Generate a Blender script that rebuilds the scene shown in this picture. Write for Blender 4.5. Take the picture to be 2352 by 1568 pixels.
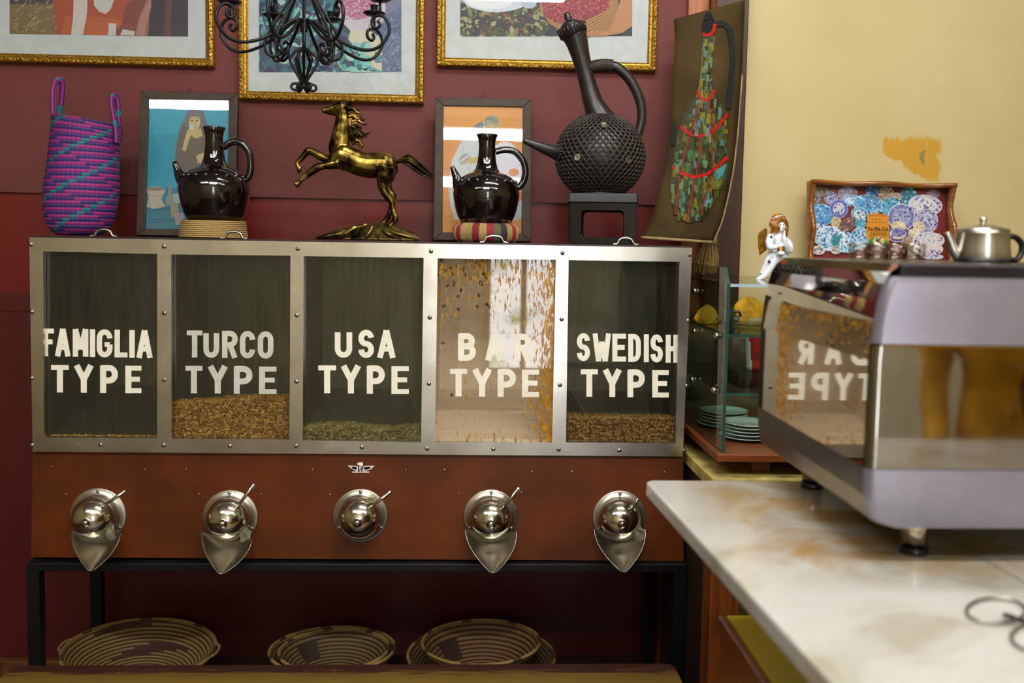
import bpy, bmesh, math, random
from math import sin, cos, pi, radians, atan2, sqrt
from mathutils import Vector, Matrix, noise

for o in list(bpy.data.objects):
    bpy.data.objects.remove(o, do_unlink=True)
C = bpy.context.scene.collection
SC = bpy.context.scene
R = random.Random(7)

# ------------------------------------------------------------------ camera
F = 2100.0                      # focal length in pixels of the 2352 x 1568 frame
CX, CY = 1176.0, 707.64         # principal point
CAM = Vector((0.2435, -2.1024, 1.4016))
YAW, PITCH, ROLL = -0.0449, 0.0732, 0.0177

def cam_axes():
    fwd = Vector((-sin(YAW) * cos(PITCH), cos(YAW) * cos(PITCH), -sin(PITCH)))
    right = Vector((cos(YAW), sin(YAW), 0))
    down = fwd.cross(right)
    return cos(ROLL) * right - sin(ROLL) * down, sin(ROLL) * right + cos(ROLL) * down, fwd
AR, AD, AF = cam_axes()
cd = bpy.data.cameras.new('camera')
cam = bpy.data.objects.new('camera', cd)
C.objects.link(cam)
cd.sensor_width = 36.0
cd.lens = F / 2352 * 36.0
cd.shift_y = -(784 - CY) / 2352
cd.clip_start = 0.05
cam.matrix_world = Matrix(((AR.x, -AD.x, -AF.x, CAM.x), (AR.y, -AD.y, -AF.y, CAM.y), (AR.z, -AD.z, -AF.z, CAM.z), (0, 0, 0, 1)))
cd.dof.use_dof = True
cd.dof.focus_distance = 2.15
cd.dof.aperture_fstop = 3.2
SC.camera = cam

def ray(px, py):
    return AR * ((px - CX) / F) + AD * ((py - CY) / F) + AF
def PL(px, py, p, n):           # pixel -> point on the plane through p with normal n
    d = ray(px, py)
    return CAM + d * ((Vector(p) - CAM).dot(n) / d.dot(n))
def PY(px, py, y):
    return PL(px, py, (0, y, 0), Vector((0, 1, 0)))
def PZ(px, py, z):
    return PL(px, py, (0, 0, z), Vector((0, 0, 1)))
def PX(px, py, x):
    return PL(px, py, (x, 0, 0), Vector((1, 0, 0)))

# ------------------------------------------------------------------ world, exposure
W = bpy.data.worlds.new('world')
SC.world = W
W.use_nodes = True
W.node_tree.nodes['Background'].inputs[0].default_value = (0.75, 0.85, 1.0, 1)
W.node_tree.nodes['Background'].inputs[1].default_value = 0.6
VS = SC.view_settings
SC.display_settings.display_device = 'sRGB'
VS.view_transform = 'Standard'
VS.look = 'None'
VS.exposure = 0.0
VS.gamma = 1.0
VS.use_curve_mapping = False
TUBE = 66.0                     # fluorescent tubes
SKY = 11.0                       # daylight in the street windows

# ------------------------------------------------------------------ materials
def lin(c):
    if isinstance(c, str):
        c = [int(c[i:i + 2], 16) / 255 for i in (0, 2, 4)]
    else:
        c = [v / 255 for v in c]
    return tuple((v / 12.92 if v <= 0.04045 else ((v + 0.055) / 1.055) ** 2.4) for v in c)
MATS = {}
class NT:
    def __init__(s, name):
        s.m = bpy.data.materials.new(name)
        s.m.use_nodes = True
        s.n = s.m.node_tree.nodes
        s.l = s.m.node_tree.links
        s.b = s.n['Principled BSDF']
        s.out = s.n['Material Output']
        MATS[name] = s.m
    def node(s, t, **kw):
        n = s.n.new(t)
        for k, v in kw.items():
            if k.startswith('i_'):
                n.inputs[int(k[2:]) if k[2:].isdigit() else k[2:].replace('_', ' ')].default_value = v
            else:
                setattr(n, k, v)
        return n
    def link(s, a, b):
        s.l.new(a, b)
    def coord(s, kind='Object', scale=(1, 1, 1), rot=(0, 0, 0), loc=(0, 0, 0)):
        tc = s.node('ShaderNodeTexCoord')
        mp = s.node('ShaderNodeMapping')
        mp.inputs['Scale'].default_value = scale
        mp.inputs['Rotation'].default_value = rot
        mp.inputs['Location'].default_value = loc
        s.link(tc.outputs[kind], mp.inputs[0])
        return mp.outputs[0]
    def noise(s, vec, scale, detail=4, rough=0.55, dist=0.0):
        n = s.node('ShaderNodeTexNoise')
        n.inputs['Scale'].default_value = scale
        n.inputs['Detail'].default_value = detail
        n.inputs['Roughness'].default_value = rough
        n.inputs['Distortion'].default_value = dist
        s.link(vec, n.inputs['Vector'])
        return n.outputs['Fac']
    def ramp(s, fac, stops, interp='LINEAR'):
        r = s.node('ShaderNodeValToRGB')
        r.color_ramp.interpolation = interp
        e = r.color_ramp.elements
        while len(e) < len(stops):
            e.new(0.5)
        for el, (p, c) in zip(e, stops):
            el.position = p
            el.color = (*lin(c), 1) if not isinstance(c, (int, float)) else (c, c, c, 1)
        s.link(fac, r.inputs[0])
        return r.outputs[0]
    def mix(s, fac, a, b, blend='MIX'):
        m = s.node('ShaderNodeMix', data_type='RGBA', blend_type=blend)
        for sock, v in ((m.inputs[0], fac), (m.inputs[6], a), (m.inputs[7], b)):
            if isinstance(v, (int, float)):
                sock.default_value = v if sock.type == 'VALUE' else (v, v, v, 1)
            elif isinstance(v, (tuple, str, list)):
                sock.default_value = (*lin(v), 1)
            else:
                s.link(v, sock)
        return m.outputs[2]
    def math(s, op, a, b=0.0):
        m = s.node('ShaderNodeMath', operation=op)
        for sock, v in ((m.inputs[0], a), (m.inputs[1], b)):
            if isinstance(v, (int, float)):
                sock.default_value = v
            else:
                s.link(v, sock)
        return m.outputs[0]
    def bump(s, h, strength=0.3, dist=0.002):
        b = s.node('ShaderNodeBump')
        b.inputs['Strength'].default_value = strength
        b.inputs['Distance'].default_value = dist
        s.link(h, b.inputs['Height'])
        s.link(b.outputs[0], s.b.inputs['Normal'])
    def set(s, **kw):
        for k, v in kw.items():
            sock = s.b.inputs[k.replace('_', ' ')]
            if isinstance(v, (int, float)):
                sock.default_value = v
            elif isinstance(v, (str, tuple, list)):
                sock.default_value = (*lin(v), 1)
            else:
                s.link(v, sock)
        return s

def plain(name, col, rough=0.5, metal=0.0, var=0.12, vscale=30, bump=0.0, bscale=200, spec=0.5, coat=0.0):
    t = NT(name)
    v = t.coord()
    n = t.noise(v, vscale)
    c = [int(col[i:i + 2], 16) for i in (0, 2, 4)] if isinstance(col, str) else list(col)
    lo = tuple(max(0, x * (1 - var)) for x in c)
    hi = tuple(min(255, x * (1 + var)) for x in c)
    t.set(Base_Color=t.ramp(n, [(0.3, lo), (0.7, hi)]), Roughness=rough, Metallic=metal, Specular_IOR_Level=spec, Coat_Weight=coat)
    if bump:
        t.bump(t.noise(v, bscale, 3), bump, 0.002)
    return t.m

def wood(name, a, b, rough=0.4, axis=(2, 30, 30), coat=0.0):
    t = NT(name)
    v = t.coord(scale=axis)
    n = t.noise(v, 3.0, 6, 0.6, 0.6)
    t.set(Base_Color=t.ramp(n, [(0.3, a), (0.7, b)]), Roughness=rough, Coat_Weight=coat)
    t.bump(n, 0.15, 0.002)
    return t.m

def glass(name, tint='ffffff', ior=1.5, dirt=None, rough=0.0):
    """thin window glass: clear passage plus a mirror share by the Fresnel law"""
    t = NT(name)
    tr = t.node('ShaderNodeBsdfTransparent')
    tr.inputs[0].default_value = (*lin(tint), 1)
    gl = t.node('ShaderNodeBsdfGlossy')
    gl.inputs['Roughness'].default_value = rough
    lw = t.node('ShaderNodeLayerWeight')        # Schlick share, the same from both sides of the sheet
    f0 = ((ior - 1) / (ior + 1)) ** 2
    fr = t.math('ADD', t.math('MULTIPLY', t.math('POWER', lw.outputs['Facing'], 5.0), 1 - f0), f0)
    lw.inputs['Blend'].default_value = 0.5
    mx = t.node('ShaderNodeMixShader')
    t.link(fr, mx.inputs[0])
    t.link(tr.outputs[0], mx.inputs[1])
    t.link(gl.outputs[0], mx.inputs[2])
    last = mx.outputs[0]
    if dirt:
        fac, col = dirt(t)
        df = t.node('ShaderNodeBsdfDiffuse')
        if isinstance(col, str):
            df.inputs[0].default_value = (*lin(col), 1)
        else:
            t.link(col, df.inputs[0])
        m2 = t.node('ShaderNodeMixShader')
        t.link(fac, m2.inputs[0])
        t.link(last, m2.inputs[1])
        t.link(df.outputs[0], m2.inputs[2])
        last = m2.outputs[0]
    t.link(last, t.out.inputs[0])
    return t.m

def emit(name, col, strength):
    t = NT(name)
    e = t.node('ShaderNodeEmission')
    e.inputs[0].default_value = (*lin(col), 1)
    e.inputs[1].default_value = strength
    t.link(e.outputs[0], t.out.inputs[0])
    return t.m

def colattr(name, rough=0.5, metal=0.0, var=0.15, vscale=250, coat=0.0, spec=0.5):
    """surface printed or painted in the colours stored on the mesh"""
    t = NT(name)
    a = t.node('ShaderNodeVertexColor', layer_name='Col')
    n = t.noise(t.coord(), vscale, 5, 0.7)
    f = t.ramp(n, [(0.25, 1 - var * 2), (0.75, 1.0)])
    t.set(Base_Color=t.mix(1.0, a.outputs[0], f, 'MULTIPLY'), Roughness=rough, Metallic=metal, Coat_Weight=coat, Specular_IOR_Level=spec)
    return t.m

# ------------------------------------------------------------------ mesh builder
ORG = {}
class MB:
    def __init__(s):
        s.v, s.f, s.mi, s.sm, s.col = [], [], [], [], []
    def face(s, idx, m=0, smooth=False, col=None):
        s.f.append(tuple(idx)); s.mi.append(m); s.sm.append(smooth); s.col.append(col)
    def add(s, pts):
        k = len(s.v)
        s.v.extend([Vector(p) for p in pts])
        return k
    def hexa(s, p, m=0, col=None):     # 8 corners: bottom loop, top loop
        k = s.add(p)
        for q in ((3, 2, 1, 0), (4, 5, 6, 7), (0, 1, 5, 4), (1, 2, 6, 5), (2, 3, 7, 6), (3, 0, 4, 7)):
            s.face([k + i for i in q], m, False, col)
        return s
    def box(s, x0, x1, y0, y1, z0, z1, m=0, col=None):
        return s.hexa([(x0, y0, z0), (x1, y0, z0), (x1, y1, z0), (x0, y1, z0), (x0, y0, z1), (x1, y0, z1), (x1, y1, z1), (x0, y1, z1)], m, col)
    def obox(s, c, ax, ay, az, m=0, col=None):  # oriented box from centre and half axes
        c, ax, ay, az = Vector(c), Vector(ax), Vector(ay), Vector(az)
        return s.hexa([c - ax - ay - az, c + ax - ay - az, c + ax + ay - az, c - ax + ay - az, c - ax - ay + az, c + ax - ay + az, c + ax + ay + az, c - ax + ay + az], m, col)
    def poly(s, pts, m=0, col=None, smooth=False):
        k = s.add(pts)
        s.face(range(k, k + len(pts)), m, smooth, col)
        return s
    def prism(s, pts, d, m=0, col=None, mside=None):   # polygon pushed along d
        pts = [Vector(p) for p in pts]
        d = Vector(d)
        n = len(pts)
        k = s.add(pts); k2 = s.add([p + d for p in pts])
        s.face(range(k, k + n), m, False, col)
        s.face(range(k2 + n - 1, k2 - 1, -1), m, False, col)
        for i in range(n):
            j = (i + 1) % n
            s.face((k + j, k + i, k2 + i, k2 + j), m if mside is None else mside, False, col)
        return s
    def grid(s, rows, m=0, closed_u=False, smooth=True, colf=None, closed_v=False, mf=None):
        nr, nc = len(rows), len(rows[0])
        k = s.add([p for r in rows for p in r])
        for i in range(nr if closed_v else nr - 1):
            for j in range(nc if closed_u else nc - 1):
                a, b = i * nc + j, i * nc + (j + 1) % nc
                i2 = (i + 1) % nr
                c_, d_ = i2 * nc + (j + 1) % nc, i2 * nc + j
                s.face((k + a, k + b, k + c_, k + d_), mf(i, j) if mf else m, smooth, colf(i, j) if colf else None)
        return k
    def lathe(s, prof, base=(0, 0, 0), axis=(0, 0, 1), n=40, m=0, cap0=True, cap1=True, colf=None, mf=None, xref=None, smooth=True, phase=0.0):
        base, ax = Vector(base), Vector(axis).normalized()
        u = Vector(xref) if xref else (Vector((1, 0, 0)) if abs(ax.x) < 0.9 else Vector((0, 1, 0)))
        u = (u - ax * u.dot(ax)).normalized(); w = ax.cross(u)
        rows = [[base + ax * h + (u * cos(2 * pi * j / n + phase) + w * sin(2 * pi * j / n + phase)) * r for j in range(n)] for r, h in prof]
        k = s.grid(rows, m, True, smooth, colf, mf=mf)
        if cap0 and prof[0][0] > 1e-6:
            s.face([k + j for j in range(n - 1, -1, -1)], m if not mf else mf(0, 0), False, colf(0, 0) if colf else None)
        if cap1 and prof[-1][0] > 1e-6:
            q = k + (len(prof) - 1) * n
            s.face([q + j for j in range(n)], m if not mf else mf(len(prof) - 2, 0), False, colf(len(prof) - 2, 0) if colf else None)
        return s
    def tube(s, pts, rad, n=10, m=0, closed=False, cap=True, colf=None, flat=None, mf=None):
        pts = [Vector(p) for p in pts]
        N = len(pts)
        rr = rad if isinstance(rad, (list, tuple)) else [rad] * N
        prev = None
        rows = []
        for i in range(N):
            if closed:
                t = pts[(i + 1) % N] - pts[i - 1]
            else:
                t = pts[min(i + 1, N - 1)] - pts[max(i - 1, 0)]
            if t.length < 1e-9:
                t = Vector((0, 0, 1))
            t.normalize()
            if prev is None:
                a = Vector((0, 1, 0)) if abs(t.y) < 0.9 else Vector((1, 0, 0))
            else:
                a = prev
            a = (a - t * a.dot(t)).normalized()
            prev = a
            b = t.cross(a)
            fl = flat if flat else 1.0
            rows.append([pts[i] + (a * cos(2 * pi * j / n) * fl + b * sin(2 * pi * j / n)) * rr[i] for j in range(n)])
        k = s.grid(rows, m, True, True, colf, closed_v=closed, mf=mf)
        if cap and not closed:
            s.face([k + j for j in range(n - 1, -1, -1)], m, False, colf(0, 0) if colf else None)
            q = k + (N - 1) * n
            s.face([q + j for j in range(n)], m, False, colf(N - 2, 0) if colf else None)
        return s
    def ell(s, c, r, n=16, m=0, rot=None, col=None, nv=None):
        c = Vector(c)
        nv = nv or max(6, n // 2)
        M = rot if rot else Matrix.Identity(3)
        rows = []
        for i in range(nv + 1):
            t = -pi / 2 + pi * i / nv
            q = max(cos(t), 1e-3)
            rows.append([c + M @ Vector((r[0] * q * cos(2 * pi * j / n), r[1] * q * sin(2 * pi * j / n), r[2] * sin(t))) for j in range(n)])
        s.grid(rows, m, True, True, (lambda i, j: col) if col is not None else None)
        return s
    def build(s, name, mats, parent=None, label=None, cat=None, group=None, kind=None, bevel=0.0, solid=0.0, subd=0, origin=None, auto=None):
        if not isinstance(mats, (list, tuple)):
            mats = [mats]
        if parent is not None:
            o0 = ORG[parent.name]
        elif origin is not None:
            o0 = Vector(origin)
        else:
            xs = [p.x for p in s.v]; ys = [p.y for p in s.v]; zs = [p.z for p in s.v]
            o0 = Vector(((min(xs) + max(xs)) / 2, (min(ys) + max(ys)) / 2, min(zs)))
        me = bpy.data.meshes.new(name)
        me.from_pydata([tuple(p - o0) for p in s.v], [], s.f)
        for m in mats:
            me.materials.append(m)
        for p, mi, sm in zip(me.polygons, s.mi, s.sm):
            p.material_index = mi
            p.use_smooth = sm
        if any(c is not None for c in s.col):
            ca = me.color_attributes.new('Col', 'FLOAT_COLOR', 'CORNER')
            for p, c in zip(me.polygons, s.col):
                cc = (*lin(c), 1) if c is not None else (0.5, 0.5, 0.5, 1)
                for li in p.loop_indices:
                    ca.data[li].color = cc
        me.validate()
        o = bpy.data.objects.new(name, me)
        C.objects.link(o)
        if parent is not None:
            o.parent = parent
        else:
            o.location = o0
        ORG[o.name] = o0
        if solid:
            md = o.modifiers.new('solid', 'SOLIDIFY'); md.thickness = solid; md.offset = 0
        if bevel:
            md = o.modifiers.new('bevel', 'BEVEL'); md.width = bevel; md.segments = 2; md.limit_method = 'ANGLE'
        if subd:
            md = o.modifiers.new('sub', 'SUBSURF'); md.levels = subd; md.render_levels = subd
        tag(o, label, cat, group, kind)
        return o

def tag(o, label=None, cat=None, group=None, kind=None):
    if label: o['label'] = label
    if cat: o['category'] = cat
    if group: o['group'] = group
    if kind: o['kind'] = kind
    return o
def thing(name, loc, label, cat, group=None):
    o = bpy.data.objects.new(name, None)
    o.empty_display_size = 0.05
    C.objects.link(o)
    o.location = loc
    ORG[o.name] = Vector(loc)
    return tag(o, label, cat, group)
def copy_tree(o, parent=None):
    c = o.copy(); C.objects.link(c)
    ORG[c.name] = ORG[o.name]
    if parent is not None: c.parent = parent
    for ch in list(o.children): copy_tree(ch, c)
    return c
def fuse(mb, voxel, smooth=4):
    """melt the overlapping lofts of a figure into one continuous skin"""
    me = bpy.data.meshes.new('tmp'); me.from_pydata([tuple(p) for p in mb.v], [], mb.f)
    o = bpy.data.objects.new('tmp', me); C.objects.link(o)
    md = o.modifiers.new('r', 'REMESH'); md.mode = 'VOXEL'; md.voxel_size = voxel
    if smooth:
        sm = o.modifiers.new('s', 'SMOOTH'); sm.factor = 0.5; sm.iterations = smooth
    dg = bpy.context.evaluated_depsgraph_get(); dg.update()
    em = bpy.data.meshes.new_from_object(o.evaluated_get(dg))
    out = MB()
    out.v = [v.co.copy() for v in em.vertices]
    for p in em.polygons: out.face(list(p.vertices), 0, True)
    bpy.data.objects.remove(o, do_unlink=True); bpy.data.meshes.remove(me); bpy.data.meshes.remove(em)
    return out
def spl(pts, n=8):
    """Catmull-Rom through the given points"""
    P_ = [Vector(p) for p in pts]
    out = []
    for i in range(len(P_) - 1):
        a, b, c, d = P_[max(i - 1, 0)], P_[i], P_[i + 1], P_[min(i + 2, len(P_) - 1)]
        for k in range(n):
            t = k / n
            out.append(0.5 * ((2 * b) + (c - a) * t + (2 * a - 5 * b + 4 * c - d) * t * t + (3 * b - a - 3 * c + d) * t ** 3))
    out.append(P_[-1])
    return out
def interp(tab, x):
    for (x0, y0), (x1, y1) in zip(tab, tab[1:]):
        if x <= x1:
            return y0 + (y1 - y0) * (x - x0) / (x1 - x0)
    return tab[-1][1]

# flat artwork: polygons given in picture pixels, laid on the plane of the print
class Art:
    def __init__(s, p, n, step=0.00012):
        s.p, s.n, s.mb, s.k, s.step = Vector(p), Vector(n).normalized(), MB(), 0, 2.5e-6
    def pt(s, x, y):
        return PL(x, y, s.p, s.n) + s.n * (s.k * s.step)
    def poly(s, pts, col):
        s.k += 1
        s.mb.poly([s.pt(*q) for q in pts], 0, col)
    def strip(s, pts, w, col):
        s.k += 1
        L = []; Rr = []
        for i, (x, y) in enumerate(pts):
            x0, y0 = pts[max(i - 1, 0)]; x1, y1 = pts[min(i + 1, len(pts) - 1)]
            d = sqrt((x1 - x0) ** 2 + (y1 - y0) ** 2) or 1
            nx, ny = -(y1 - y0) / d, (x1 - x0) / d
            ww = w[i] if isinstance(w, (list, tuple)) else w
            L.append((x + nx * ww / 2, y + ny * ww / 2)); Rr.append((x - nx * ww / 2, y - ny * ww / 2))
        for i in range(len(pts) - 1):
            s.mb.poly([s.pt(*q) for q in (L[i], L[i + 1], Rr[i + 1], Rr[i])], 0, col)
    def ell(s, cx, cy, rx, ry, col, rot=0, n=20, a0=0, a1=360, clip=None):
        pts = []
        for i in range(n):
            a = radians(a0 + (a1 - a0) * i / (n if a1 - a0 == 360 else n - 1))
            x, y = rx * cos(a), ry * sin(a)
            q = (cx + x * cos(rot) - y * sin(rot), cy + x * sin(rot) + y * cos(rot))
            if clip:
                q = (min(max(q[0], clip[0]), clip[2]), min(max(q[1], clip[1]), clip[3]))
            pts.append(q)
        s.poly(pts, col)
    def leaf(s, x, y, L, w, a, col, clip=None):
        pts = []
        for t in (0, .2, .45, .7, 1, .7, .45, .2):
            pts.append(t)
        hw = [0, .7, 1, .65, 0, -.65, -1, -.7]
        q = []
        for t, h in zip(pts, hw):
            X, Y = L * t, w * h
            p = (x + X * cos(a) - Y * sin(a), y + X * sin(a) + Y * cos(a))
            if clip:
                p = (min(max(p[0], clip[0]), clip[2]), min(max(p[1], clip[1]), clip[3]))
            q.append(p)
        s.poly(q, col)
# ------------------------------------------------------------------ material set
def wall_red():
    t = NT('red vinyl wall')
    v = t.coord(scale=(1, 1, 1))
    w1 = t.node('ShaderNodeTexWave', wave_type='BANDS', bands_direction='Z'); w1.inputs['Scale'].default_value = 130; w1.inputs['Distortion'].default_value = 1.5
    w2 = t.node('ShaderNodeTexWave', wave_type='BANDS', bands_direction='X'); w2.inputs['Scale'].default_value = 130; w2.inputs['Distortion'].default_value = 1.5
    t.link(v, w1.inputs[0]); t.link(v, w2.inputs[0])
    wv = t.math('ADD', w1.outputs['Fac'], w2.outputs['Fac'])
    n = t.noise(v, 3.0, 5)
    base = t.ramp(n, [(0.25, '602420'), (0.5, '6b2c28'), (0.75, '74322e')])
    t.set(Base_Color=t.mix(t.math('MULTIPLY', wv, 0.12), base, '5a1f22'), Roughness=0.5)
    t.bump(wv, 0.35, 0.0015)
    return t.m
M_WALLRED = wall_red()
def wall_gloss(name, a, b):
    t = NT(name); v = t.coord()
    t.set(Base_Color=t.ramp(t.noise(v, 2.5, 5), [(0.3, a), (0.7, b)]), Roughness=0.42)
    t.bump(t.noise(v, 260, 3), 0.25, 0.0015)
    return t.m
M_REDLOW = wall_gloss('red painted panel', '62100a', '72160e')
M_REDBOT = wall_gloss('dark red panel', '4c0f10', '561315')
def wall_yellow():
    t = NT('cream yellow paint')
    g = t.node('ShaderNodeNewGeometry')
    v = g.outputs['Position']
    n = t.noise(v, 2.2, 5)
    base = t.ramp(n, [(0.3, 'c0ae78'), (0.5, 'c6b480'), (0.7, 'cbbb8a')])
    # ochre patch left where something was torn off the wall
    a = PY(2028, 300, 0.42); b = PY(2165, 418, 0.42)
    sx = t.node('ShaderNodeSeparateXYZ'); t.link(v, sx.inputs[0])
    st = t.node('ShaderNodeMapping'); st.inputs['Scale'].default_value = (34, 1, 7); t.link(v, st.inputs[0])
    nz = t.noise(st.outputs[0], 1.0, 4, 0.6); nb = t.noise(v, 22, 3)
    def smooth(x, lo, hi):
        m = t.node('ShaderNodeMapRange', interpolation_type='SMOOTHSTEP'); t.link(x, m.inputs[0])
        m.inputs[1].default_value = lo; m.inputs[2].default_value = hi
        return m.outputs[0]
    wob = t.math('MULTIPLY', t.math('SUBTRACT', nb, 0.5), 0.05)
    X = t.math('ADD', sx.outputs['X'], wob); Z = t.math('ADD', sx.outputs['Z'], t.math('MULTIPLY', t.math('SUBTRACT', nz, 0.5), 0.05))
    u = t.math('DIVIDE', t.math('SUBTRACT', X, a.x), b.x - a.x)
    w = t.math('DIVIDE', t.math('SUBTRACT', a.z, Z), a.z - b.z)     # 0 top .. 1 bottom
    left = t.math('SUBTRACT', u, t.math('MULTIPLY', t.math('MAXIMUM', t.math('SUBTRACT', w, 0.45), 0.0), 1.35))
    msk = t.math('MULTIPLY', smooth(left, -0.02, 0.05), t.math('SUBTRACT', 1.0, smooth(u, 0.92, 1.0)))
    msk = t.math('MULTIPLY', msk, t.math('MULTIPLY', smooth(w, 0.08, 0.22), t.math('SUBTRACT', 1.0, smooth(w, 0.93, 1.05))))
    msk = t.math('MULTIPLY', msk, smooth(nz, 0.22, 0.36))
    base = t.mix(msk, base, 'c2952c')
    c = PY(2122, 367, 0.42)
    du = t.math('DIVIDE', t.math('SUBTRACT', X, c.x), 0.009); dw = t.math('DIVIDE', t.math('SUBTRACT', Z, c.z), 0.024)
    rr = t.math('ADD', t.math('MULTIPLY', du, du), t.math('MULTIPLY', dw, dw))
    base = t.mix(t.math('MULTIPLY', t.math('SUBTRACT', 1.0, smooth(rr, 0.5, 1.2)), 0.8), base, '7f7440')
    # small fly specks
    vo = t.node('ShaderNodeTexVoronoi'); vo.inputs['Scale'].default_value = 7; t.link(v, vo.inputs['Vector'])
    base = t.mix(t.math('LESS_THAN', vo.outputs['Distance'], 0.018), base, '5b4a35')
    t.set(Base_Color=base, Roughness=0.55)
    t.bump(t.noise(v, 60, 4), 0.08, 0.002)
    return t.m
M_YELLOW = wall_yellow()
M_CEIL = plain('ceiling paint', 'b8b4a8', 0.8)
M_FLOOR = plain('dark floor', '3a2a22', 0.45, var=0.25, vscale=6)
M_PALE = plain('shop wall paint', '8f8358', 0.7, var=0.08)
M_POST = wood('varnished post', '4a2a14', '7a4a20', 0.4, (20, 20, 1.5))
M_TRIMY = wood('yellow trim wood', 'cfae72', 'dcbd84', 0.5, (25, 25, 2))

def steel(name, a, b, rough, sc=(60, 60, 3), bumpy=0.05, nsc=3.0, metal=1.0):
    t = NT(name); v = t.coord(scale=sc)
    n = t.noise(v, nsc, 5)
    n2 = t.noise(t.coord(), 7, 3, 0.5)
    t.set(Base_Color=t.mix(t.math('MULTIPLY', n2, 0.5), t.ramp(n, [(0.3, a), (0.7, b)]), a), Roughness=t.math('ADD', t.math('MULTIPLY', n2, 0.25), rough - 0.1), Metallic=metal)
    if bumpy: t.bump(n2, bumpy, 0.004)
    return t.m
M_FRAME = steel('brushed steel frame', 'cdc8bf', 'e8e4dc', 0.22, (6, 6, 6), 0.04)
M_CHROME = steel('nickel plate', 'c9c2b4', 'd9d3c6', 0.13, (4, 4, 4), 0.03)
M_PLATE = steel('dull nickel plate', 'b4ada0', 'c9c2b4', 0.34, (5, 5, 5), 0.03)
M_CHUTE = steel('worn nickel scoop', 'aaa494', 'c4bdae', 0.26, (5, 5, 5), 0.06)
M_SCREW = steel('screw steel', '8d877d', 'b5afa5', 0.3, (20, 20, 20), 0)
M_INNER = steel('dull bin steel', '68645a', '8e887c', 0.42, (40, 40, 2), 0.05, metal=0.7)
M_INNERLIT = steel('window lit bin steel', 'e2d8cc', 'f0e8de', 0.42, (40, 40, 2), 0.05, metal=0.15)  # paler bin steel for the BAR bin, window light put into its colour
M_BROWN = plain('brown enamel panel', '55270a', 0.42, var=0.16, vscale=7, bump=0.05, bscale=120, spec=0.3)
M_BLACKST = plain('black painted steel', '09090b', 0.45, var=0.3, bump=0.08, spec=.35)
M_LIDM = plain('dark lid sheet', '3a3230', 0.35, 0.4)
M_PAINTW = plain('cream sign paint', 'ece7d4', 0.6, var=0.03)
M_PAINTG = plain('worn sign paint', 'c2c3b2', 0.6, var=0.05)
def dirt_light(t):
    n = t.noise(t.coord(scale=(40, 1, 4)), 3, 5, 0.7)
    return t.math('MULTIPLY', t.math('SUBTRACT', n, 0.30), 0.15), '7c7868'
def dirt_bar(t):
    v = t.coord(scale=(1, 1, 1))
    st = t.noise(t.coord(scale=(120, 1, 30)), 1.7, 5, 0.6, 0.3)
    sp = t.node('ShaderNodeTexVoronoi'); sp.inputs['Scale'].default_value = 170
    t.link(t.coord(scale=(1, 1, 0.6)), sp.inputs['Vector'])
    tc = t.node('ShaderNodeTexCoord'); sx = t.node('ShaderNodeSeparateXYZ'); t.link(tc.outputs['Generated'], sx.inputs[0])
    gx, gz = sx.outputs['X'], sx.outputs['Z']
    # thick along the top, the right-hand side and the foot, thinner in the middle
    d = t.math('MAXIMUM', t.math('MULTIPLY', t.math('SUBTRACT', gx, 0.66), 1.2), t.math('MULTIPLY', t.math('SUBTRACT', 0.10, gz), 2.6))
    d = t.math('MAXIMUM', d, t.math('MULTIPLY', t.math('SUBTRACT', gz, 0.45), 0.42))
    d = t.math('MAXIMUM', d, 0.0)
    f = t.math('SUBTRACT', t.math('ADD', st, t.math('MULTIPLY', d, 0.55)), 0.63)
    f = t.math('MINIMUM', t.math('MAXIMUM', t.math('MULTIPLY', f, 12.0), 0.0), 0.88)
    f = t.math('ADD', f, 0.015)
    return f, t.ramp(t.noise(v, 60, 4), [(0.3, '8a5a14'), (0.6, 'b98528'), (0.8, 'd8bb80')])
M_GLASS = glass('bin glass', 'e6e8df', 1.5, dirt_light)
M_GLASSBAR = glass('stained bin glass', 'faf6ee', 1.5, dirt_bar)
M_CLEAR = glass('clear glass', 'eef4ee', 1.5)
M_GREENG = glass('shelf glass', 'e9f3ed', 1.5)
M_PICGLASS = glass('picture glass', 'fafafa', 1.5)
M_GLEDGE = plain('glass edge green', '2c4a40', 0.15, var=0.1)
M_ART = colattr('printed paper', 0.45, var=0.10)
M_ARTROUGH = colattr('painted hide colours', 0.6, var=0.28, vscale=120, spec=0.12)

# ------------------------------------------------------------------ the room
XL, XR, YF, YB, ZC = -2.7, 2.6, -4.3, 0.42, 3.0
def struct(name, mb, m, parent=None, **kw):
    o = mb.build(name, m, parent, kind=None if parent else 'structure', **kw)
    return o
xs0 = PY(1567, 300, YB).x            # end of the red wall
xs1 = PY(1692, 300, YB).x            # start of the cream wall
z_seam = PY(300, 447, YB).z
struct('floor', MB().box(XL, XR, YF, YB + .1, -0.1, 0), M_FLOOR)
struct('ceiling', MB().box(XL, XR, YF, YB + .1, ZC, ZC + .1), M_CEIL)
wb = MB().box(XL, xs0, YB + .004, YB + .1, 0, ZC, 1)
wb.box(XL, xs0, YB - .006, YB + .004, z_seam, ZC, 0)
z2 = PY(30, 672, YB).z; z3 = PY(30, 717, YB).z
wb.box(XL, xs0, YB - .004, YB + .004, 0.2, z3, 2)
wb.box(XL, xs0, YB - .001, YB + .004, z3 + .004, z2, 2)
struct('wall_back', wb, [M_WALLRED, M_REDLOW, M_REDBOT])
zb = PY(60, 1508, YB).z
struct('baseboard_back', MB().box(XL, xs0, YB - .025, YB + .004, 0, zb), M_POST, bevel=.004)
struct('wall_back_right', MB().box(xs1, XR, YB, YB + .1, 0, ZC), M_YELLOW)
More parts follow.
